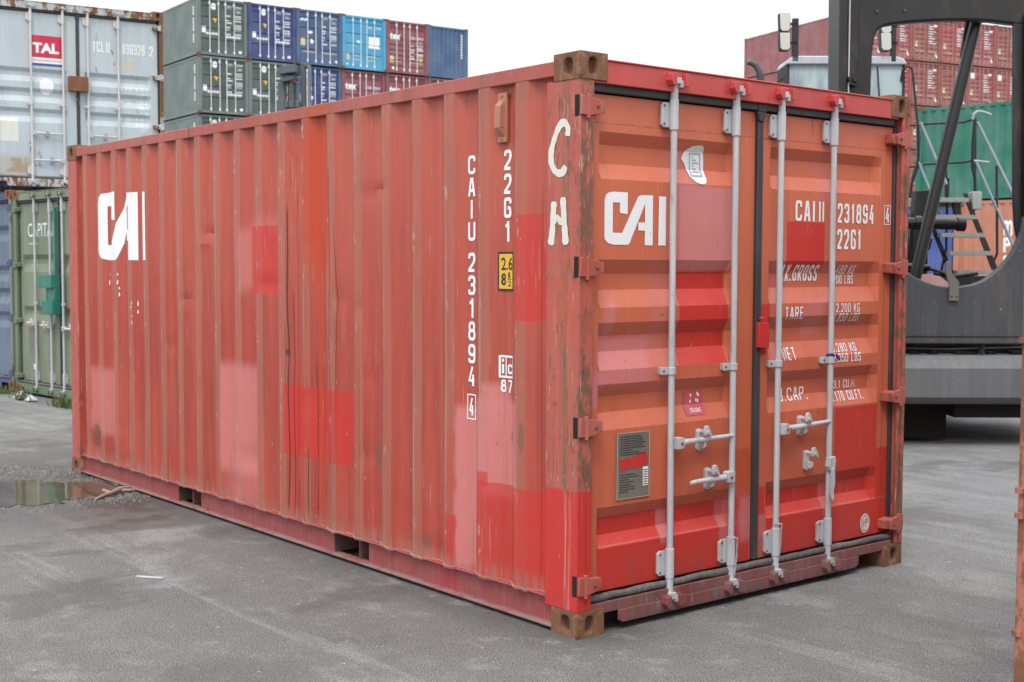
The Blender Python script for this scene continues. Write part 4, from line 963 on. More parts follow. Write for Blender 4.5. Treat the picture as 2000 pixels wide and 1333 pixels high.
greyc, GL, GR, _ = container('shipping_container', 'pale grey container with a red square logo, rust streaked, raised on the left stack', 'shipping container', None,
    (-14.114, 1.89, 2.70), R(82.26), 12.19, 2.591, P_greyrust, P_grey, prof_grey, door_cb=grey_cb, post=paint('rusted_post', (.36, .33, .29), rust=.9, streak=.8, dirt=.6, rough=.7, extra=streaks((.25, .10, .05), 2.6, 1)), barm=P_barw)
gd = [c for c in greyc.children if c.name.split('.')[0] == 'door']
for u, z, s, ln, d in ((.60, .77, 1, .42, gd[0]), (1.03, .40, -1, .40, gd[0]), (1.37, .77, 1, .40, gd[1])): handle(u, z, s, ln).build('door_handle', [P_barw, M_cast], d)
for u, z, d in ((.80, .77, gd[0]), (.86, .41, gd[0]), (1.60, .78, gd[1])): catch(u, z).build('handle_catch', [M_steel, M_cast], d)
mb = MB(); mb.box(1.10, 1.36, -.045, .05, 1.375, 1.58); mb.tube([(1.21, .0, 1.375), (1.19, .0, 1.30), (1.24, -.005, 1.22), (1.23, -.005, 1.17)], .009, 6); mb.build('lock_box', paint('rust_box', (.20, .075, .04), rust=.7, streak=.6, dirt=.3, rough=.7), gd[1], bevel=.012)

P_olive = paint('faded_green_door', (.17, .205, .14), rust=.22, streak=.7, dirt=.7, rough=.55, faded=(.26, .30, .20), extra=streaks((.36, .36, .18), .6, .5), var=.2)
P_dolive = paint('dark_green_frame', (.12, .17, .11), rust=.35, streak=.6, dirt=.5, rough=.6, faded=(.2, .25, .17))
def green_cb(mb, D, side):
    K = D.cuts(); a = (K['ca'], K['cb'])
    put_text(mb, 'CAPITAL', .33, 1.12, 2.00, 2.17, D.fn, *a, 1, .0) if side == 0 else put_text(mb, 'C', 1.60, 1.70, 2.0, 2.17, D.fn, *a, 1, .0)
    if side == 0: put_rect(mb, .35, .62, 1.905, 1.925, D.fn, *a, 2); put_rect(mb, .44, .53, .33, .40, D.fn, *a, 1); put_rect(mb, .32, .58, .52, .86, D.fn, *a, 3)
    else:
        for z in (1.48, 1.36, 1.24, 1.14, 1.04): put_rect(mb, 1.60, 1.72, z, z+.04, D.fn, *a, 1)
    return [M_white, P_cream, P_plate]
prof_green = [(1.78, 1.72, 1.66, 1.56), (1.13, 1.07, 1.02, .88)]
greenc, _, _, _ = container('shipping_container', 'olive green container with a teal lock box, behind the far corner of the red one', 'shipping container', None,
    (-12.81, 1.791, .0), R(4.9), 6.058, 2.591, P_dolive, P_olive, prof_green, door_cb=green_cb, post=P_dolive, header=P_olive)
gd = [c for c in greenc.children if c.name.split('.')[0] == 'door']
for u, z, s, ln, d in ((.60, .92, -1, .10, gd[0]), (1.03, .90, -1, .30, gd[0]), (1.37, .88, 1, .40, gd[1])): handle(u, z, s, ln).build('door_handle', [P_barw, M_cast], d)
for u, z, d in ((.50, .92, gd[0]), (.86, .90, gd[0]), (1.6, .88, gd[1])): catch(u, z).build('handle_catch', [P_barw, M_cast], d)
P_teal = paint('teal_lock', (.015, .17, .13), rust=.1, dirt=.2, rough=.5)
mb = MB(); mb.box(.93, 1.30, -.10, .02, 1.37, 1.53); mb.box(1.10, 1.30, -.06, .02, 1.22, 1.37); mb.box(1.00, 1.30, -.09, .02, 1.05, 1.22); mb.box(1.18, 1.22, -.01, .03, 1.53, 2.35); mb.tube([(1.08, -.05, 1.22), (1.08, -.05, 1.38)], .012, 8)
mb.build('lock_box', P_teal, gd[1], bevel=.008)
P_lblue = paint('slate_blue_door', (.11, .15, .22), rust=.12, streak=.6, dirt=.5, rough=.55, faded=(.20, .24, .30)); P_lblued = paint('blue_frame', (.04, .06, .19), rust=.3, streak=.5, dirt=.4, rough=.55)
dx, dy = math.cos(R(4.9)), math.sin(R(4.9))
container('shipping_container', 'slate blue container at the very left, left of the green one', 'shipping container', None,
    (-12.81-2.50*dx, 1.791-2.50*dy, .02), R(4.9), 6.058, 2.591, P_lblued, P_lblue, [(2.14, 2.08, 2.02, 1.93), (1.62, 1.56, 1.50, 1.41), (1.33, 1.27, 1.21, 1.12), (1.02, .96, .90, .81)], post=paint('grey_green_post', (.2, .24, .2), rust=.4, dirt=.5))
P_rr = paint('rusty_orange_post', (.34, .095, .06), rust=.75, streak=.9, dirt=.6, rough=.6, faded=(.5, .22, .15), extra=streaks((.45, .26, .08), 1.6, .8))
rc, _, _, _ = container('shipping_container', 'rusty orange red container whose corner post fills the right edge of the photo', 'shipping container', None,
    (2.056, .030, 0), 0, 6.058, 2.591, P_rr, P_rr, prof_green, castm=P_rr)
for d_ in rc.children:
    if d_.name.split('.')[0] == 'door':
        for h_ in list(d_.children):
            if h_.name.split('.')[0] == 'hinge': bpy.data.objects.remove(h_)
for z in (.48, .86, .94, 1.42): MB().tube([(.012, .008, z), (.012, .008, z+.018)], .020, 10).build('post_collar', P_rr, rc)

# ------------------------------------------------------------------ far stacks
M_joint = paint('dark_rust_joint', (.10, .065, .05), rust=.6, dirt=.5, rough=.8, chips=0)
FARP = [(2.28, 2.25, 2.20, 2.17), (1.78, 1.75, 1.70, 1.67), (1.28, 1.25, 1.20, 1.17), (.78, .75, .70, .67)]
FARM = [(2.30, 2.24, 2.16, 2.10)]+[(z, z-.05, z-.12, z-.18) for z in (1.72, 1.46, 1.20, .94, .68, .42)]
def far_container(label, group, loc, yaw, L, H, P, PD, prof, decor=None, end='doors', bars=M_white, W=CW, detail=True):
    """same make of container as above, drawn with the parts that can be seen from a distance"""
    t = empty('shipping_container', loc, yaw, label, 'shipping container', group)
    S = Side(L, H); T = H-.03; mb = MB()
    for s in (0, 1):
        X = (lambda u: u) if s == 0 else (lambda u: CW-u)
        for (a, b) in ((0, .17), (L-.17, L)):
            mb.box(X(.0), X(.16), a, b, .118, H-.118); mb.box(X(-.004), X(.17), a, b, 0, .118, 1); mb.box(X(-.004), X(.17), a, b, H-.118, H, 1)
        mb.box(X(.004), X(.06), .17, L-.17, T-.08, T); mb.box(X(.004), X(.06), .17, L-.17, .02, .15)
        q = side_panel(S, .17, L-.17, .15, T-.08, 1, 1, s == 1); mb.add(q.v, q.f)
    mb.box(.06, CW-.06, .08, L-.08, T-.02, T-.005); mb.box(.06, CW-.06, .08, L-.08, .12, .16, 1)
    if end == 'doors': mb.box(.16, CW-.16, .0, .08, T-.10, T); mb.box(.16, CW-.16, .0, .08, .02, .14)
    ribs = [.16+i*(CW-.32)/32 for i in range(33)]
    ends = ((L, -1),) if end == 'doors' else ((0, 1), (L, -1))
    for (y, s) in ends:
        mb.add([(v, y+s*(.012+(.045 if (i//2) % 2 else 0)), z) for z in (.14, T-.1) for i, v in enumerate(ribs)], [(i, i+1, 33+i+1, 33+i) for i in range(32)])
        mb.box(.16, CW-.16, min(y, y+s*.05), max(y, y+s*.05), .02, .14); mb.box(.16, CW-.16, min(y, y+s*.05), max(y, y+s*.05), T-.1, T)
    mats = [P, M_joint, M_white]
    if decor and decor[0]: decor[0](mb, S)
    mb.build('body', mats, t)
    if end == 'doors':
        DLf = Door(.16, 1.214, .15, T-.105, .22, 1.15, prof); DRf = Door(1.224, CW-.16, .15, T-.105, 1.29, CW-.22, prof)
        for i, D in enumerate((DLf, DRf)):
            mb = D.mesh()
            if decor and decor[1]: decor[1](mb, D, i)
            d = mb.build('door', [PD, M_white, M_yellow, P_cream, M_ink], t)
            for u in (BARS[:2] if i == 0 else BARS[2:]):
                k = MB(); k.tube([(u, .015, .10), (u, .015, H-.09)], .019, 6); k.box(u-.045, u+.03, .0, .05, .16, .26); k.box(u-.045, u+.03, .0, .05, H-.30, H-.20); k.build('lock_bar', bars, d, smooth=False)
    return t
def codes(mb, D, i, rows, z0=2.22, mi=1):
    rr = random.Random(rows)
    if i == 1:
        K = D.cuts(); a = (K['ca'], K['cb'])
        put_text(mb, 'UES'[:3]+'U', 1.42, 1.72, z0, z0+.13, D.fn, *a, mi, .01); put_text(mb, '48%04d' % rr.randrange(9999), 1.84, 2.18, z0, z0+.13, D.fn, *a, mi, .01); put_text(mb, '22G1', 1.90, 2.14, z0-.17, z0-.06, D.fn, *a, mi, .01)
        for k in range(9):
            z = z0-.36-k*.105
            if k % 3 != 1: put_rect(mb, 1.42, 1.42+rr.uniform(.10, .26), z, z+.05, D.fn, *a, mi)
            if k % 4 != 3:
                for q in range(5): put_rect(mb, 1.86+q*.062, 1.90+q*.062, z, z+.07, D.fn, *a, mi)
def deco_green(label_left=True):
    def side(mb, S):
        ca = creases(.17, 6)[1:-1]; z = 2.25
        for k in range(16):
            if k in (4, 11): z -= .10; continue
            put_rect(mb, .62, .50, z-.075, z, S.fn, ca, (), 2); z -= .105
    def door(mb, D, i):
        K = D.cuts(); a = (K['ca'], K['cb'])
        codes(mb, D, i, 3)
        if i == 0:
            put_disc(mb, .80, 2.25, .13, .16, D.fn, *a, 1); drape(mb, [(.74, 1.74), (.98, 1.72), (.88, 1.50)], [(0, 1, 2)], D.fn, *a, 2)
            put_rect(mb, .22, .42, 1.02, 1.30, D.fn, *a, 1); put_rect(mb, .42, 1.05, .98, 1.03, D.fn, *a, 1)
            for k in range(4): put_rect(mb, .48+k*.14, .52+k*.14, .93, 1.08, lambda u, z: (u, D.d(u, z)-.004, z), *a, 1)
        else:
            put_rect(mb, 1.40, 2.15, .90, .95, D.fn, *a, 1)
            for k in range(5): put_rect(mb, 1.45+k*.14, 1.49+k*.14, .85, 1.0, lambda u, z: (u, D.d(u, z)-.004, z), *a, 1)
            put_rect(mb, 2.02, 2.18, .20, .32, D.fn, *a, 1)
    return (side, door)
def deco_blue(mb, D, i):
    K = D.cuts(); a = (K['ca'], K['cb']); codes(mb, D, i, 8)
    if i == 0:
        put_rect(mb, .62, .86, 1.50, 1.62, D.fn, *a, 1); put_disc(mb, .84, 1.14, .09, .12, D.fn, *a, 1); put_rect(mb, .24, .48, .92, 1.28, D.fn, *a, 3)
        for k in range(4): put_disc(mb, .25+k*.10, 2.12+.04*(k % 2), .045, .06+.02*(k % 2), D.fn, *a, 1, 10)
        put_rect(mb, .35, 1.0, .60, .64, D.fn, *a, 3)
    else: put_rect(mb, 1.40, 2.15, .60, .64, D.fn, *a, 3); put_rect(mb, 2.08, 2.20, .10+.1, .32, D.fn, *a, 1)
def deco_cyan(mb, D, i):
    K = D.cuts(); a = (K['ca'], K['cb'])
    if i == 1:
        put_text(mb, 'SEA', 1.46, 1.68, 2.06, 2.16, D.fn, *a, 1, .01); put_text(mb, '125804', 1.86, 2.18, 2.06, 2.16, D.fn, *a, 1, .01); put_rect(mb, 1.48, 2.10, 1.10, 1.66, D.fn, *a, 1)
        put_rect(mb, 1.40, 1.85, .46, .50, D.fn, *a, 3); put_rect(mb, 1.40, 1.85, .66, .70, D.fn, *a, 3)
    else:
        drape(mb, [(.80, 1.42), (1.02, 1.42), (.91, 1.26)], [(0, 1, 2)], D.fn, *a, 1); put_rect(mb, .25, .42, .44, .78, D.fn, *a, 3)
        put_rect(mb, .62, 1.05, .46, .50, D.fn, *a, 3); put_rect(mb, .62, 1.05, .66, .70, D.fn, *a, 3); put_rect(mb, .22, .34, .20, .28, D.fn, *a, 1)
def deco_tex(mb, D, i):
    K = D.cuts(); a = (K['ca'], K['cb'])
    if i == 0:
        put_text(mb, 'tex', .22, .86, 1.66, 2.02, D.fn, *a, 1, .04); put_rect(mb, .22, .46, .55, .88, D.fn, *a, 3); put_rect(mb, .5, 1.0, .60, .64, D.fn, *a, 3)
        put_disc(mb, .42, .27, .07, .09, D.fn, *a, 1, 10)
    else:
        codes(mb, D, i, 5, 1.78); put_rect(mb, 1.4, 2.1, .60, .64, D.fn, *a, 3); drape(mb, [(1.92, .86), (2.12, .86), (2.02, .62)], [(0, 1, 2)], D.fn, *a, 2)
def fp(name, c, **k): return paint(name, c, rust=k.pop('rust', .08), streak=.3, dirt=.2, chips=0, **k)
F_green = fp('dark_green_paint', (.060, .085, .070)); F_greens = fp('grey_green_side', (.125, .165, .155)); F_navy = fp('navy_paint', (.025, .045, .17)); F_blue = fp('mid_blue_paint', (.045, .095, .20), rust=.18)
F_cyan = fp('bright_cyan_paint', (.05, .32, .52), rust=.12); F_tex = fp('maroon_paint', (.22, .055, .065), rust=.15); F_end = fp('steel_blue_end', (.055, .105, .22)); F_brown = fp('brown_maroon', (.18, .055, .055), rust=.25)
LX, LY, LZ, LYAW, LH, LU = -51.93, 23.195, 13.98, R(85.8), 2.671, 2.460
GL_ = 'containers in the far stack behind the left end of the red one'
def left(col, row, kind):
    jr = random.Random(col*7+row); jo = jr.uniform(-.06, .06); x = LX+col*LU*math.cos(LYAW)-jo*math.sin(LYAW); y = LY+col*LU*math.sin(LYAW)+jo*math.cos(LYAW); z = LZ-(row+1)*LH
    P, PD, prof, dec, end, text = kind
    rn = ('top row', 'second row', 'lowest visible row')[row]
    return far_container(text.format(rn), GL_, (x, y, z), LYAW, 6.058, LH-.03, P, PD, prof, dec, end)
kg = deco_green()
left(0, 0, (F_greens, F_green, FARP, kg, 'doors', 'dark green container at the left corner of the far stack, in its {}'))
left(1, 0, (F_navy, F_navy, FARP, kg, 'doors', 'navy blue container beside the dark green one in the {} of the far stack'))
left(2, 0, (F_blue, F_blue, FARP, (None, deco_blue), 'doors', 'mid blue container beside the bright cyan one, in the {} of the far stack'))
left(3, 0, (F_cyan, F_cyan, FARP, (None, deco_cyan), 'doors', 'bright cyan container in the {} of the far stack'))
left(4, 0, (F_tex, F_tex, FARM, (None, deco_tex), 'doors', 'maroon container lettered tex in the {} of the far stack'))
def end_deco(mb, S):
    for k in range(9): mb.box(2.00, 2.08, -.001, .010, 2.2-k*.14, 2.30-k*.14, 2)
left(5, 0, (F_end, F_end, FARP, (end_deco, None), 'closed', 'steel blue container showing its ribbed end, at the right of the far stack'))
left(0, 1, (F_greens, F_green, FARP, kg, 'doors', 'dark green container at the left corner of the far stack, in its {}'))
left(1, 1, (F_greens, F_green, FARP, kg, 'doors', 'dark green container under the navy one, partly behind the dark grey machine mast'))
left(2, 1, (F_blue, F_navy, FARP, (None, deco_blue), 'doors', 'blue container under the mid blue one, right of the dark grey machine mast'))
left(3, 1, (F_tex, F_tex, FARM, (None, deco_tex), 'doors', 'maroon container lettered tex under the bright cyan one'))
left(4, 1, (F_tex, F_tex, FARM, (None, deco_tex), 'doors', 'maroon container lettered tex under the other tex one, cut off by the red roof line'))
left(5, 1, (F_brown, F_brown, FARM, (None, deco_tex), 'doors', 'brown maroon container of which only the top shows, under the steel blue one'))
left(0, 2, (F_greens, F_green, FARP, kg, 'doors', 'dark green container at the left corner of the far stack, in its {}'))
left(1, 2, (F_greens, F_green, FARP, kg, 'doors', 'dark green container hidden low in the far stack behind the red roof line'))

RX, RY, RZ, RYAW, RH, RU = -48.69, 67.72, 18.37, R(76.06), 2.945, 2.480
F_mar = [fp('maroon_stack_%s' % w, c, rust=.10) for w, c in (('red', (.33, .070, .060)), ('brown', (.27, .080, .060)), ('dull', (.30, .075, .070)))]
F_mars = fp('maroon_side', (.30, .100, .105), rust=.0); M_stackbar = paint('dull_pink_bar', (.42, .27, .27), rust=.3, dirt=.3, chips=0)
def deco_mar(seed):
    rr = random.Random(seed); w = rr.random()
    def door(mb, D, i):
        K = D.cuts(); a = (K['ca'], K['cb'])
        if i == 0:
            if w > .25: put_rect(mb, .26, .62, 2.06, 2.46, D.fn, *a, 1)
            put_rect(mb, .26, .48, .95, 1.3, D.fn, *a, 3) if w < .7 else None
        else:
            for k in range(8): put_rect(mb, 1.45, 1.45+rr.uniform(.3, .6), 1.2+k*.16, 1.255+k*.16, D.fn, *a, 1)
            put_rect(mb, 1.86, 2.14, 2.36, 2.48, D.fn, *a, 1)
            drape(mb, [(2.0, .62), (2.12, .60), (2.22, .32), (2.10, .30)], [(0, 1, 2, 3)], D.fn, *a, 1)
        put_rect(mb, .4 if i == 0 else 1.4, 1.1 if i == 0 else 2.0, .66, .70, D.fn, *a, 3)
    return (None, door)
FARR = [(2.62, 2.57, 2.5, 2.45)]+[(z, z-.05, z-.12, z-.18) for z in (2.10, 1.80, 1.50, 1.20, .90, .56)]
protos = []
for k in range(3):
    protos.append(None)
ordn = ('first', 'second', 'third', 'fourth', 'fifth', 'sixth', 'seventh')
rown = ('top row', 'second row', 'third row', 'fourth row')
def copy_tree(o, parent=None):
    c = o.copy(); COL.objects.link(c)
    if parent: c.parent = parent
    for ch in o.children: copy_tree(ch, c)
    return c
GR_ = 'maroon containers in the high far stack on the right'
n = 0
for row in range(4):
    for col in range(7 if row < 3 else 4):
        x = RX+col*RU*math.cos(RYAW); y = RY+col*RU*math.sin(RYAW); z = RZ-(row+1)*RH
        k = (col*2+row*3+(col*row) % 2) % 3
        lab = 'maroon container in the %s of the high right stack, %s from its left corner' % (rown[row], ordn[col])
        if col == 0:
            far_container(lab, GR_, (x, y, z), RYAW, 12.19, RH-.04, F_mars, F_mar[k], FARR, deco_mar(row*17+k), 'doors', M_stackbar)
        else:
            if protos[k] is None:
                protos[k] = far_container(lab, GR_, (x, y, z), RYAW, 12.19, RH-.04, F_mar[k], F_mar[k], FARR, deco_mar(k*5+3), 'doors', M_stackbar)
            else:
                o = copy_tree(protos[k]); o.location = (x, y, z); o['label'] = lab
bx, by = RX-12.4*math.sin(RYAW), RY+12.4*math.cos(RYAW)
for row in (1, 2, 3):
    far_container('maroon container side on, behind the left corner of the high stack, in its %s' % rown[row], GR_, (bx, by, RZ-(row+1)*RH), RYAW, 12.19, RH-.04, F_mars, F_mars, FARR, None, 'closed')

# green over orange and blue behind the steps
F_teal = fp('deep_green_side', (.010, .155, .100), rust=0); F_orange = fp('salmon_orange_side', (.47, .17, .095), rust=.1); F_cob = fp('cobalt_side', (.035, .08, .32))
far_container('deep green ribbed container on top of the salmon orange one, behind the steps', None, (-11.13, 28.71, 3.475), R(96.66), 6.058, 2.591, F_teal, F_teal, FARP, None, 'doors')
c6, s6 = math.cos(R(6.66)), math.sin(R(6.66))
def os_deco(mb, S):
    ca = creases(.17, 6)[1:-1]; put_text(mb, 'm', 4.68, 4.44, 1.92, 2.33, S.fn, ca, (), 2, .03); put_text(mb, 'P', 4.68, 4.45, 1.48, 1.87, S.fn, ca, (), 2, .04); put_text(mb, 'a', 4.68, 4.45, 1.10, 1.40, S.fn, ca, (), 2, .04)
ox, oy = -17.15+c6*(1.16+6.058), 28.01+s6*(1.16+6.058)
far_container('salmon orange ribbed container with white lettering, under the deep green one', None, (ox, oy, .573), R(96.66), 6.058, 2.896, F_orange, F_orange, FARP, (os_deco, None), 'doors')
far_container('cobalt blue container beside the salmon orange one, seen between the steps and the mast', None, (-17.15+c6*1.12, 28.01+s6*1.12, .56), R(96.66), 6.058, 2.896, F_cob, F_cob, FARP, None, 'doors')

# ------------------------------------------------------------------ the container handler on the right
G_dark = paint('dark_grey_machine', (.013, .0115, .0105), rust=.0, streak=.4, dirt=.35, rough=.42, faded=(.024, .022, .020), chips=0, bumpy=.1)
G_grey = paint('slate_grey_plate', (.052, .056, .062), rust=.0, streak=.6, dirt=.4, rough=.5, faded=(.078, .080, .086), chips=.9, var=.4, bumpy=.2)
G_beam = paint('light_grey_beam', (.11, .112, .118), rust=.05, streak=.3, dirt=.8, rough=.6, faded=(.165, .165, .165), chips=.9, var=.25)
G_black, _ = new_mat('gloss_black_tube', (.012, .011, .011), .28)
G_rail = paint('grey_blue_handrail', (.30, .38, .43), rust=0, streak=.2, dirt=.2, rough=.4, chips=0)
G_tread = paint('galvanised_tread', (.38, .38, .37), rust=.05, dirt=.5, rough=.6, chips=0)
G_cab = paint('pale_cab_paint', (.50, .54, .58), rust=0, dirt=.1, rough=.4, chips=0)
G_lens, lb_ = new_mat('lamp_glass', (.62, .62, .56), .12)
G_glass, gb_ = new_mat('cab_glass', (.30, .40, .43), .06, spec=.8)
N.T = G_glass.node_tree; vec, a1, a2, a3 = obj_xyz(); N.T.links.new(mix(sm(noise(vec, 5, 5, 1.2, 3, .5, 4.), .4, .62)*.7, (.50, .60, .62), (.16, .24, .27)), gb_.inputs['Base Color'])  # pale and dark reflections put into the glass colour
G_seat, _ = new_mat('cab_inside', (.03, .03, .035), .7)
rh = Vector((.63014, .77648, 0)); fh = Vector((-.77637, .63027, 0)); U0, D0 = 3.9, 12.0
org = Vector((CAM.x, CAM.y, 0))+rh*U0+fh*D0
mach = empty('container_handler', org, math.atan2(rh.y, rh.x), 'dark grey handling truck with cab, steps and open steel frame, right of the red container', 'handling truck')
def q(u, z, d): return (u-U0, d-D0, z)
def tb(pts, r, n=8): m = MB(); m.tube([q(*p) for p in pts], r, n); return m
# front plate with its concave upper edge, carried on up as the right post
arc = [(3.629, 1.597), (3.70, 1.555), (3.809, 1.513), (3.90, 1.487), (3.988, 1.476), (4.10, 1.482), (4.212, 1.500), (4.30, 1.535), (4.37, 1.580), (4.45, 1.650), (4.53, 1.744), (4.58, 1.82), (4.615, 1.90), (4.640, 2.00), (4.655, 2.12)]
larc = [(2.60, 2.6), (2.66, 2.32), (2.78, 2.10), (2.95, 1.92), (3.15, 1.79), (3.40, 1.68)]
pts = [(2.30, .955), (5.0, .955), (5.0, 2.12)]+[(u, z) for u, z in reversed(arc)]+[(u, z) for u, z in reversed(larc)]+[(2.30, 2.6)]
MB().prism([(u-U0, z) for u, z in pts], 1, -.03, .06).build('front_plate', G_grey, mach, bevel=.012)
MB().prism([(u-U0, z) for u, z in ((4.665, 1.85), (5.0, 1.85), (5.0, 3.95), (4.625, 3.95))], 1, -.034, .02).build('frame_post', G_dark, mach, bevel=.015)
MB().prism([(u-U0, z) for u, z in ((4.580, 2.30), (4.600, 2.05), (4.63, 1.90), (4.72, 1.80), (4.72, 3.95), (4.540, 3.95))], 1, .025, .07).build('frame_post', G_dark, mach, bevel=.01)
# top arch and left column in one bent plate
ar = [(3.26, 3.0), (3.262, 3.35), (3.268, 3.60), (3.285, 3.74), (3.318, 3.815), (3.38, 3.845), (3.471, 3.861), (3.64, 3.878), (3.818, 3.889), (4.0, 3.894), (4.166, 3.895), (4.35, 3.885), (4.514, 3.864), (5.0, 3.83)]
out = [(5.0, 4.75), (2.915, 4.75), (2.925, 3.95)]
MB().prism([(u-U0, z) for u, z in ar+out[:2]+[(2.925, 3.8), (2.975, 3.0)]], 1, .02, .14).build('frame_arch', G_dark, mach, bevel=.02)
MB().prism([(u-U0, z) for u, z in ((2.905, 4.8), (2.988, 4.8), (3.010, .9), (2.945, .9))], 1, -.16, .25).build('mast_column', G_dark, mach, bevel=.01)
MB().box(*[v for v in (3.004-U0, 3.013-U0, -.165, -.05, 3.20, 4.8)]).build('chrome_strip', M_steel, mach)
MB().prism([(u-U0, z) for u, z in ((3.016, 4.8), (3.116, 4.8), (3.116, 3.32), (3.016, 3.25))], 1, -.06, .1).build('mast_plate', G_dark, mach, bevel=.012)
MB().prism([(u-U0, z) for u, z in ((3.116, .9), (3.235, .9), (3.245, 3.9), (3.135, 3.70), (3.116, 3.5))], 1, .05, .24).build('mast_channel', G_grey, mach, bevel=.02)
mb = MB(); mb.tube([q(3.06, 3.33, 11.80), q(3.06, 3.33, 12.25)], .060, 16); mb.tube([q(3.06, 3.33, 11.77), q(3.06, 3.33, 11.80)], .030, 12); mb.box(3.02-U0, 3.11-U0, -.1, .1, .9, 3.30); mb.build('pivot_pin', G_black, mach)
tb([(4.30, 4.02, 12.25), (3.745, 1.50, 12.22)], .056, 14).build('hydraulic_ram', G_black, mach)
tb([(4.225, 3.95, 12.30), (4.17, 3.60, 12.28)], .028, 10).build('ram_bracket', G_black, mach)
mb = MB(); mb.prism([(3.949-U0, 1.70), (3.985-U0, 1.72), (4.01-U0, 1.60), (4.075-U0, 1.52), (4.075-U0, 1.35), (3.985-U0, 1.35), (3.985-U0, 1.50), (3.949-U0, 1.60)], 1, -.060, -.036)
for x in (4.005, 4.055): mb.tube([(x-U0, -.06, 1.40), (x-U0, -.075, 1.40)], .010, 8)
mb.build('stop_bracket', paint('brown_bracket', (.12, .105, .09), rust=.2, dirt=.3, chips=0), mach, bevel=.004)
# hoses along the plate's top edge
mb = MB(); mb.tube([q(3.4, 1.74, 12.4), q(3.75, 1.66, 12.4), q(3.95, 1.66, 12.4)], .022, 8); mb.tube([q(3.4, 1.69, 12.42), q(3.8, 1.615, 12.42), q(3.97, 1.64, 12.42), q(4.15, 1.58, 12.42)], .018, 8); mb.tube([q(4.0, 1.60, 12.42), q(4.2, 1.57, 12.45), q(4.42, 1.60, 12.45)], .020, 8)
mb.build('hose', G_black, mach)
MB().box(3.80-U0, 4.9-U0, 1.0, 1.1, 1.40, 1.57).build('chassis_rail', G_dark, mach)
MB().prism([(4.04-U0, 1.585), (4.18-U0, 1.59), (4.345-U0, 1.47), (4.33-U0, 1.40), (4.0-U0, 1.40)], 1, .90, .96).build('tail_lamp_panel', paint('pink_panel', (.62, .33, .33), rust=0, dirt=.1, chips=0), mach)
for u_, z_ in ((2.96, 3.95), (2.96, 4.05), (3.30, 3.97), (3.55, 3.98), (4.80, 3.6), (4.80, 3.2), (4.80, 2.8)): MB().tube([(u_-U0, -.045 if u_ > 4.5 else .022, z_), (u_-U0, -.055 if u_ > 4.5 else .006, z_)], .014, 6).build('bolt', G_grey, mach)
MB().box(3.60-U0, 5.0-U0, -.036, -.029, 1.02, 1.028).build('weld_seam', G_dark, mach)
# lower beam
pr_ = [(-.06, .42), (-.10, .47), (-.10, .735), (-.055, .80), (.02, .845), (.40, .85), (.40, .40), (-.02, .40)]
MB().prism(pr_, 0, 1.9-U0, 5.0-U0).build('bumper_beam', G_beam, mach, bevel=.02)
mb = MB(); rr = random.Random(2)
mb.box(1.9-U0, 5.0-U0, .30, .5, .84, .97)
for k in range(9): x = 3.1+k*.19+rr.uniform(0, .08); mb.box(x-U0, x+rr.uniform(.03, .12)-U0, .14, .32, .85, .86+rr.uniform(.0, .035))
mb.tube([q(3.3, .90, 12.2), q(4.0, .885, 12.15), q(4.9, .905, 12.2)], .015, 8); mb.tube([q(4.35, .86, 12.1), q(4.35, .95, 12.12)], .03, 8)
mb.build('undercarriage_linkage', G_dark, mach)
MB().box(1.8-U0, 4.9-U0, .5, 4.2, .30, 1.30).build('chassis', G_dark, mach, bevel=.03)
MB().box(1.8-U0, 4.12-U0, .35, 4.4, .04, .40).box(4.12-U0, 5.4-U0, .12, 1.9, .26, .40).build('shade_block', M_dark, mach)  # added near-black blocks that stand for the shade under the truck
def wheel(x, y, r, w):
    m = MB(); prof = [(r*.55, -w/2), (r*.9, -w/2), (r*.985, -w*.40), (r, -w*.25), (r, w*.25), (r*.985, w*.40), (r*.9, w/2), (r*.55, w/2)]
    n = 32; o = []
    for k in range(n):
        a = 2*math.pi*k/n; o += [(x+p[1], y+p[0]*math.cos(a), r+p[0]*math.sin(a)) for p in prof]
    L = len(prof); m.add(o, [(k*L+i, k*L+(i+1) % L, ((k+1) % n)*L+(i+1) % L, ((k+1) % n)*L+i) for k in range(n) for i in range(L)])
    t = m.build('tyre', M_black, None); w_ = MB(); w_.tube([(x-w*.3, y, r), (x+w*.3, y, r)], r*.56, 24); h = w_.build('wheel', G_dark, mach); t.parent = h
for x in (2.2-U0, 4.45-U0): wheel(x, 3.6, .55, .42)
for x in (2.2-U0,): wheel(x, 1.3, .62, .45)
# axle tube behind the steps
mb = MB(); mb.tube([q(3.5, 2.105, 13.0), q(4.42, 2.08, 13.0)], .056, 18); mb.tube([q(4.40, 2.08, 13.0), q(4.475, 2.078, 13.0)], .068, 18); mb.tube([q(3.98, 2.095, 13.0), q(4.04, 2.093, 13.0)], .070, 18); mb.build('cross_tube', G_black, mach)
mb = MB()
for p in ([(4.33, 2.42), (4.43, 2.42), (4.52, 2.10), (4.44, 2.05)], [(4.66, 2.33), (4.74, 2.33), (4.76, 2.16), (4.70, 2.14)]): mb.prism([(u-U0, z) for u, z in p], 1, 1.9, 1.97)
mb.prism([(4.20-U0, 2.45), (4.34-U0, 2.46), (4.40-U0, 2.22), (4.36-U0, 2.14), (4.22-U0, 1.7), (4.18-U0, 1.7)], 1, 1.7, 1.85)
mb.prism([(4.36-U0, 1.98), (4.55-U0, 1.96), (4.52-U0, 1.84), (4.40-U0, 1.84)], 1, 2.2, 2.4); mb.box(4.42-U0, 4.50-U0, 2.2, 2.35, 1.3, 1.9)
mb.build('machine_bracket', G_dark, mach, bevel=.006)
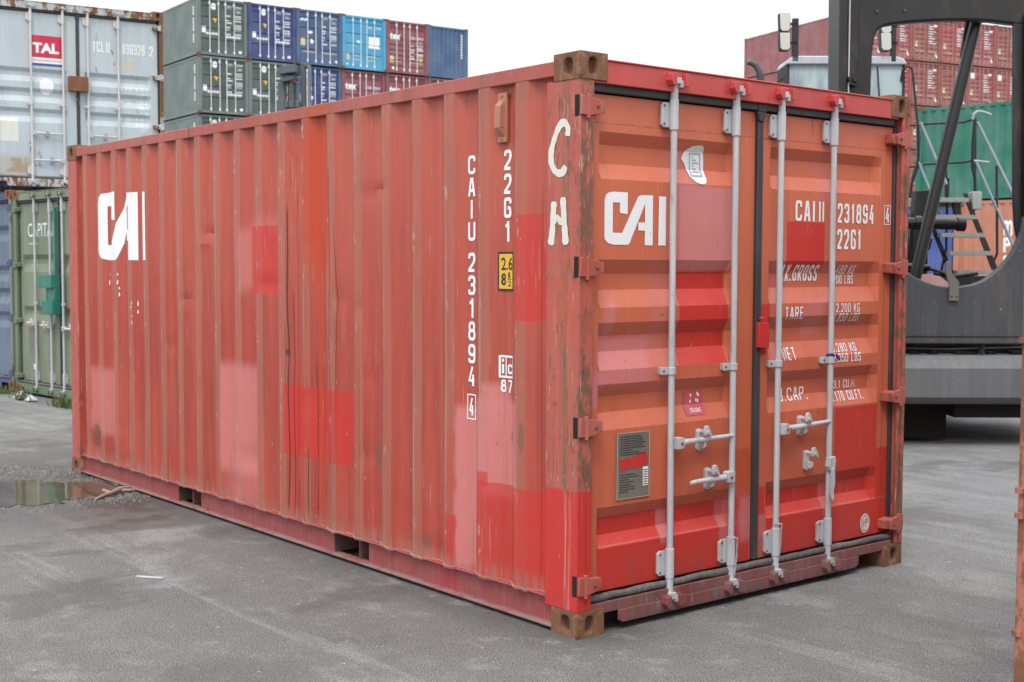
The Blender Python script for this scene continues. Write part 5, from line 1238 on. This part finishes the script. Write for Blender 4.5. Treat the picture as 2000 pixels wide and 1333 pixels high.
# steps
MB().prism([(u-U0, z) for u, z in ((4.322, 2.43), (4.350, 2.43), (4.96, 1.02), (4.90, 1.02))], 1, 1.98, 2.02).build('stringer', G_black, mach)
MB().prism([(u-U0, z) for u, z in ((4.795, 2.44), (4.835, 2.44), (5.45, 1.02), (5.375, 1.02))], 1, 1.98, 2.02).build('stringer', G_dark, mach)
for (a, b, z) in ((4.355, 4.81, 2.366), (4.44, 4.90, 2.187), (4.525, 4.985, 1.997), (4.617, 5.067, 1.807), (4.709, 5.15, 1.605), (4.80, 5.24, 1.41)):
    m = MB(); m.box(a-U0, b-U0, 1.85, 2.10, z-.024, z+.018)
    for k in range(14): x = a+(b-a)*(k+.5)/14; m.box(x-.006-U0, x+.006-U0, 1.845, 1.86, z-.016, z+.024)
    m.build('tread', G_tread, mach, smooth=False)
MB().box(4.30-U0, 4.84-U0, 2.1, 2.9, 2.30, 2.40).box(4.886-U0, 4.988-U0, 1.96, 2.1, 2.27, 2.46).build('platform', G_tread, mach, bevel=.01)
def rail(pts, r=.013, m=G_rail): tb([(u, z, 14.0+(p[2] if len(p) > 2 else 0)) for p in pts for u, z in [p[:2]]], r, 8).build('handrail', m, mach)
rail([(4.326, 3.19), (4.617, 2.539)], .018); rail([(4.313, 2.771), (4.605, 2.094)], .016)
rail([(4.932, 3.194), (5.34, 2.406), (5.60, 1.9)], .018); rail([(4.922, 2.784), (5.33, 1.917), (5.5, 1.55)], .016)
rail([(4.617, 2.56), (4.628, 2.45), (4.632, 1.849), (4.60, 1.70), (4.583, 1.614), (4.62, 1.45)], .014, G_black)
rail([(4.906, 3.232), (4.89, 3.0), (4.89, 2.72), (4.92, 2.60), (4.933, 2.296), (4.90, 2.24)], .017, G_dark)
rail([(4.998, 3.248, .25), (5.012, 2.50, .25), (4.97, 2.36, .2)], .014, G_dark)
rail([(5.146, 2.736), (5.165, 2.2), (5.175, 1.80), (5.128, 1.698)], .014, G_dark)
rail([(4.884, 3.22), (4.890, 3.275), (4.93, 3.307), (4.99, 3.30), (5.073, 3.27)], .016)
rail([(4.90, 2.785), (5.065, 2.77)], .014)
rail([(4.331, 3.171, .1), (4.445, 3.205, .3), (4.885, 3.226, .3), (4.992, 3.258, .2)], .014, G_dark)
rail([(4.346, 2.733, .1), (4.454, 2.771, .3), (4.895, 2.794, .3), (5.003, 2.81, .2)], .014, G_dark)
rail([(4.304, 3.16), (4.313, 2.728), (4.25, 2.55), (4.236, 2.40)], .015, G_black)
rail([(4.706, 2.929, .3), (4.724, 2.404, .3)], .012, G_dark); rail([(4.20, 3.17, .1), (4.31, 3.17, .1)], .012, G_dark); rail([(4.20, 2.73, .1), (4.31, 2.73, .1)], .012, G_dark)
MB().box(4.69-U0, 4.74-U0, 2.27, 2.31, 2.42, 2.62).build('post_foot', G_black, mach)
# cab
cx0, cx1, cy0, cy1, cz0, cz1 = 3.005-U0, 4.31-U0, 2.5, 3.02, 2.2, 3.905
cb = MB()
rf = [(cx0, cz1-.02), (cx0+.02, cz1+.03), (cx0+.07, cz1+.055), (cx1-.12, cz1+.055), (cx1-.03, cz1+.03), (cx1, cz1-.02), (cx1, cz1-.035), (cx0, cz1-.035)]
cb.prism(rf, 1, cy0-.03, cy1+.03)
cb.build('cab_roof', G_cab, mach, bevel=.012)
MB().box(cx0, cx1, cy0, cy1, cz0, 2.95).build('cab_body', G_cab, mach, bevel=.012)
for x in (cx0+.0, 3.545-U0, cx1-.035): MB().box(x, x+.028, cy0+.0, cy0+.05, 2.95, cz1-.03).build('cab_pillar', G_seat, mach)
MB().box(cx0, cx0+.03, cy1-.05, cy1, 2.95, cz1-.03).box(cx0, cx0+.02, cy0+.05, cy1-.05, 3.75, cz1-.03).build('cab_pillar', G_seat, mach)
MB().box(cx1-.03, cx1, cy1-.05, cy1, 2.95, cz1-.03).build('cab_pillar', G_seat, mach)
MB().box(3.033-U0, 3.545-U0, cy0+.012, cy0+.03, 2.95, cz1-.034).build('windscreen', G_glass, mach)
MB().box(3.575-U0, cx1-.035, cy0+.012, cy0+.03, 2.95, cz1-.034).build('windscreen', G_glass, mach)
MB().box(cx0+.006, cx0+.014, cy0+.05, cy1-.05, 2.95, 3.75).build('side_window', new_mat('dark_glass', (.03, .035, .04), .1)[0], mach)
MB().box(cx0+.06, cx1-.06, cy0+.1, cy1-.06, 2.95, 3.2).box(3.3-U0, 3.7-U0, 2.75, 2.9, 3.1, 3.7).build('cab_interior', G_seat, mach)
tb([(3.985, 3.85, 14.46), (4.02, 3.45, 14.46)], .010, 6).build('wiper', G_seat, mach)
rail_ = [(4.261, 3.70, 14.5), (4.261, 3.80, 14.45), (4.30, 3.837, 14.4), (4.345, 3.82, 14.4), (4.362, 3.72, 14.4), (4.411, 3.297, 14.4), (4.444, 3.074, 14.4), (4.44, 2.85, 14.4), (4.37, 2.6, 14.4)]
tb(rail_, .014, 8).build('mirror_arm', G_seat, mach)
def lamp(u, z):
    m = MB(); u -= U0; y = 2.48
    m.prism([(u-.048, z-.075), (u-.056, z+.085), (u+.05, z+.085), (u+.056, z-.075), (u+.035, z-.10), (u-.030, z-.10)], 1, y-.06, y-.05)
    o = m.build('work_lamp', G_lens, mach, bevel=.01)
    MB().prism([(u-.054, z-.08), (u-.062, z+.092), (u+.056, z+.092), (u+.062, z-.08), (u+.04, z-.106), (u-.036, z-.106)], 1, y-.05, y+.05).box(u+.05, u+.14, y-.01, y+.01, z-.03, z+.0).build('lamp_housing', G_seat, o)
for u, z in ((2.962, 4.318), (2.966, 4.115), (4.065, 4.30), (4.068, 4.115)): lamp(u, z)
MB().box(3.058-U0, 3.122-U0, 2.47, 2.53, 3.90, 4.365).build('lamp_post', G_seat, mach)
MB().box(4.14-U0, 4.19-U0, 2.47, 2.53, 3.90, 4.35).build('lamp_post', G_seat, mach)
tb([(2.565, 3.885, 14.5), (2.60, 3.893, 14.5), (2.66, 3.862, 14.5), (2.705, 3.79, 14.5), (2.722, 3.65, 14.5), (2.722, 1.3, 14.5)], [.026, .032, .036, .038, .040, .040], 14).build('exhaust_pipe', paint('dull_exhaust', (.03, .031, .034), rust=.1, dirt=.3, chips=0), mach)
mb = MB(); mb.box(2.4-U0, 4.3-U0, 2.2, 4.6, 1.3, 2.25); mb.build('engine_deck', G_dark, mach, bevel=.03)

# dark grey machine seen over the far end of the red container
M2 = paint('mid_grey_machine', (.085, .105, .12), rust=.03, streak=.4, dirt=.4, rough=.55, faded=(.13, .15, .165), chips=0)
org2 = Vector((CAM.x, CAM.y, 0))-rh*3.93+fh*25
g2 = ground_z(25)
t2 = empty('lift_mast', (org2.x, org2.y, g2), math.atan2(rh.y, rh.x), 'dark grey lift mast of a machine standing behind the far end of the red container', 'machine')
def b2(u0, u1, d0, d1, z0, z1): return MB().box(u0+3.93, u1+3.93, d0, d1, z0-g2, z1-g2)
b2(-4.00, -3.92, -.1, .1, g2, 5.44).box(.07+.0, .10, -.12, .12, 0, 5.40-g2).build('mast_rail', M2, t2, bevel=.005)
b2(-3.86, -3.83, -.12, .12, g2, 5.40).build('mast_rail', M_steel, t2)
b2(-4.0, -3.83, -.1, .1, 5.38, 5.45).build('mast_head', M2, t2, bevel=.01)
mb = MB(); mb.prism([(-.44, 5.26-g2), (-.40, 5.19-g2), (-.10, 5.235-g2), (-.10, 5.375-g2), (-.38, 5.33-g2)], 1, -.5, .1); mb.build('carriage_arm', M2, t2, bevel=.004)
mb = MB(); mb.prism([(-.36, 5.06-g2), (-.15, 5.10-g2), (-.12, 5.16-g2), (-.30, 5.18-g2), (-.40, 5.10-g2)], 1, -.45, .0); mb.build('carriage_arm', M2, t2, bevel=.004)
b2(-4.14, -4.06, -.35, -.1, 5.055, 5.10).build('rusty_link', paint('orange_rust', (.35, .10, .05), rust=.5), t2)
b2(-4.40, -4.26, -.3, -.1, g2+1.5, 5.06).build('side_panel', M2, t2, bevel=.01)
b2(-4.30, -4.0, -.3, -.1, 4.60, 4.72).build('lower_bar', M2, t2, bevel=.01)
b2(-4.10, -4.07, -.3, -.1, 4.6, 5.08).box(-.28, -.26, -.3, -.1, 4.6-g2, 5.08-g2).build('mast_strut', G_dark, t2)
b2(-4.6, -3.6, -.4, 1.8, g2, g2+1.6).build('machine_base', M2, t2, bevel=.05)
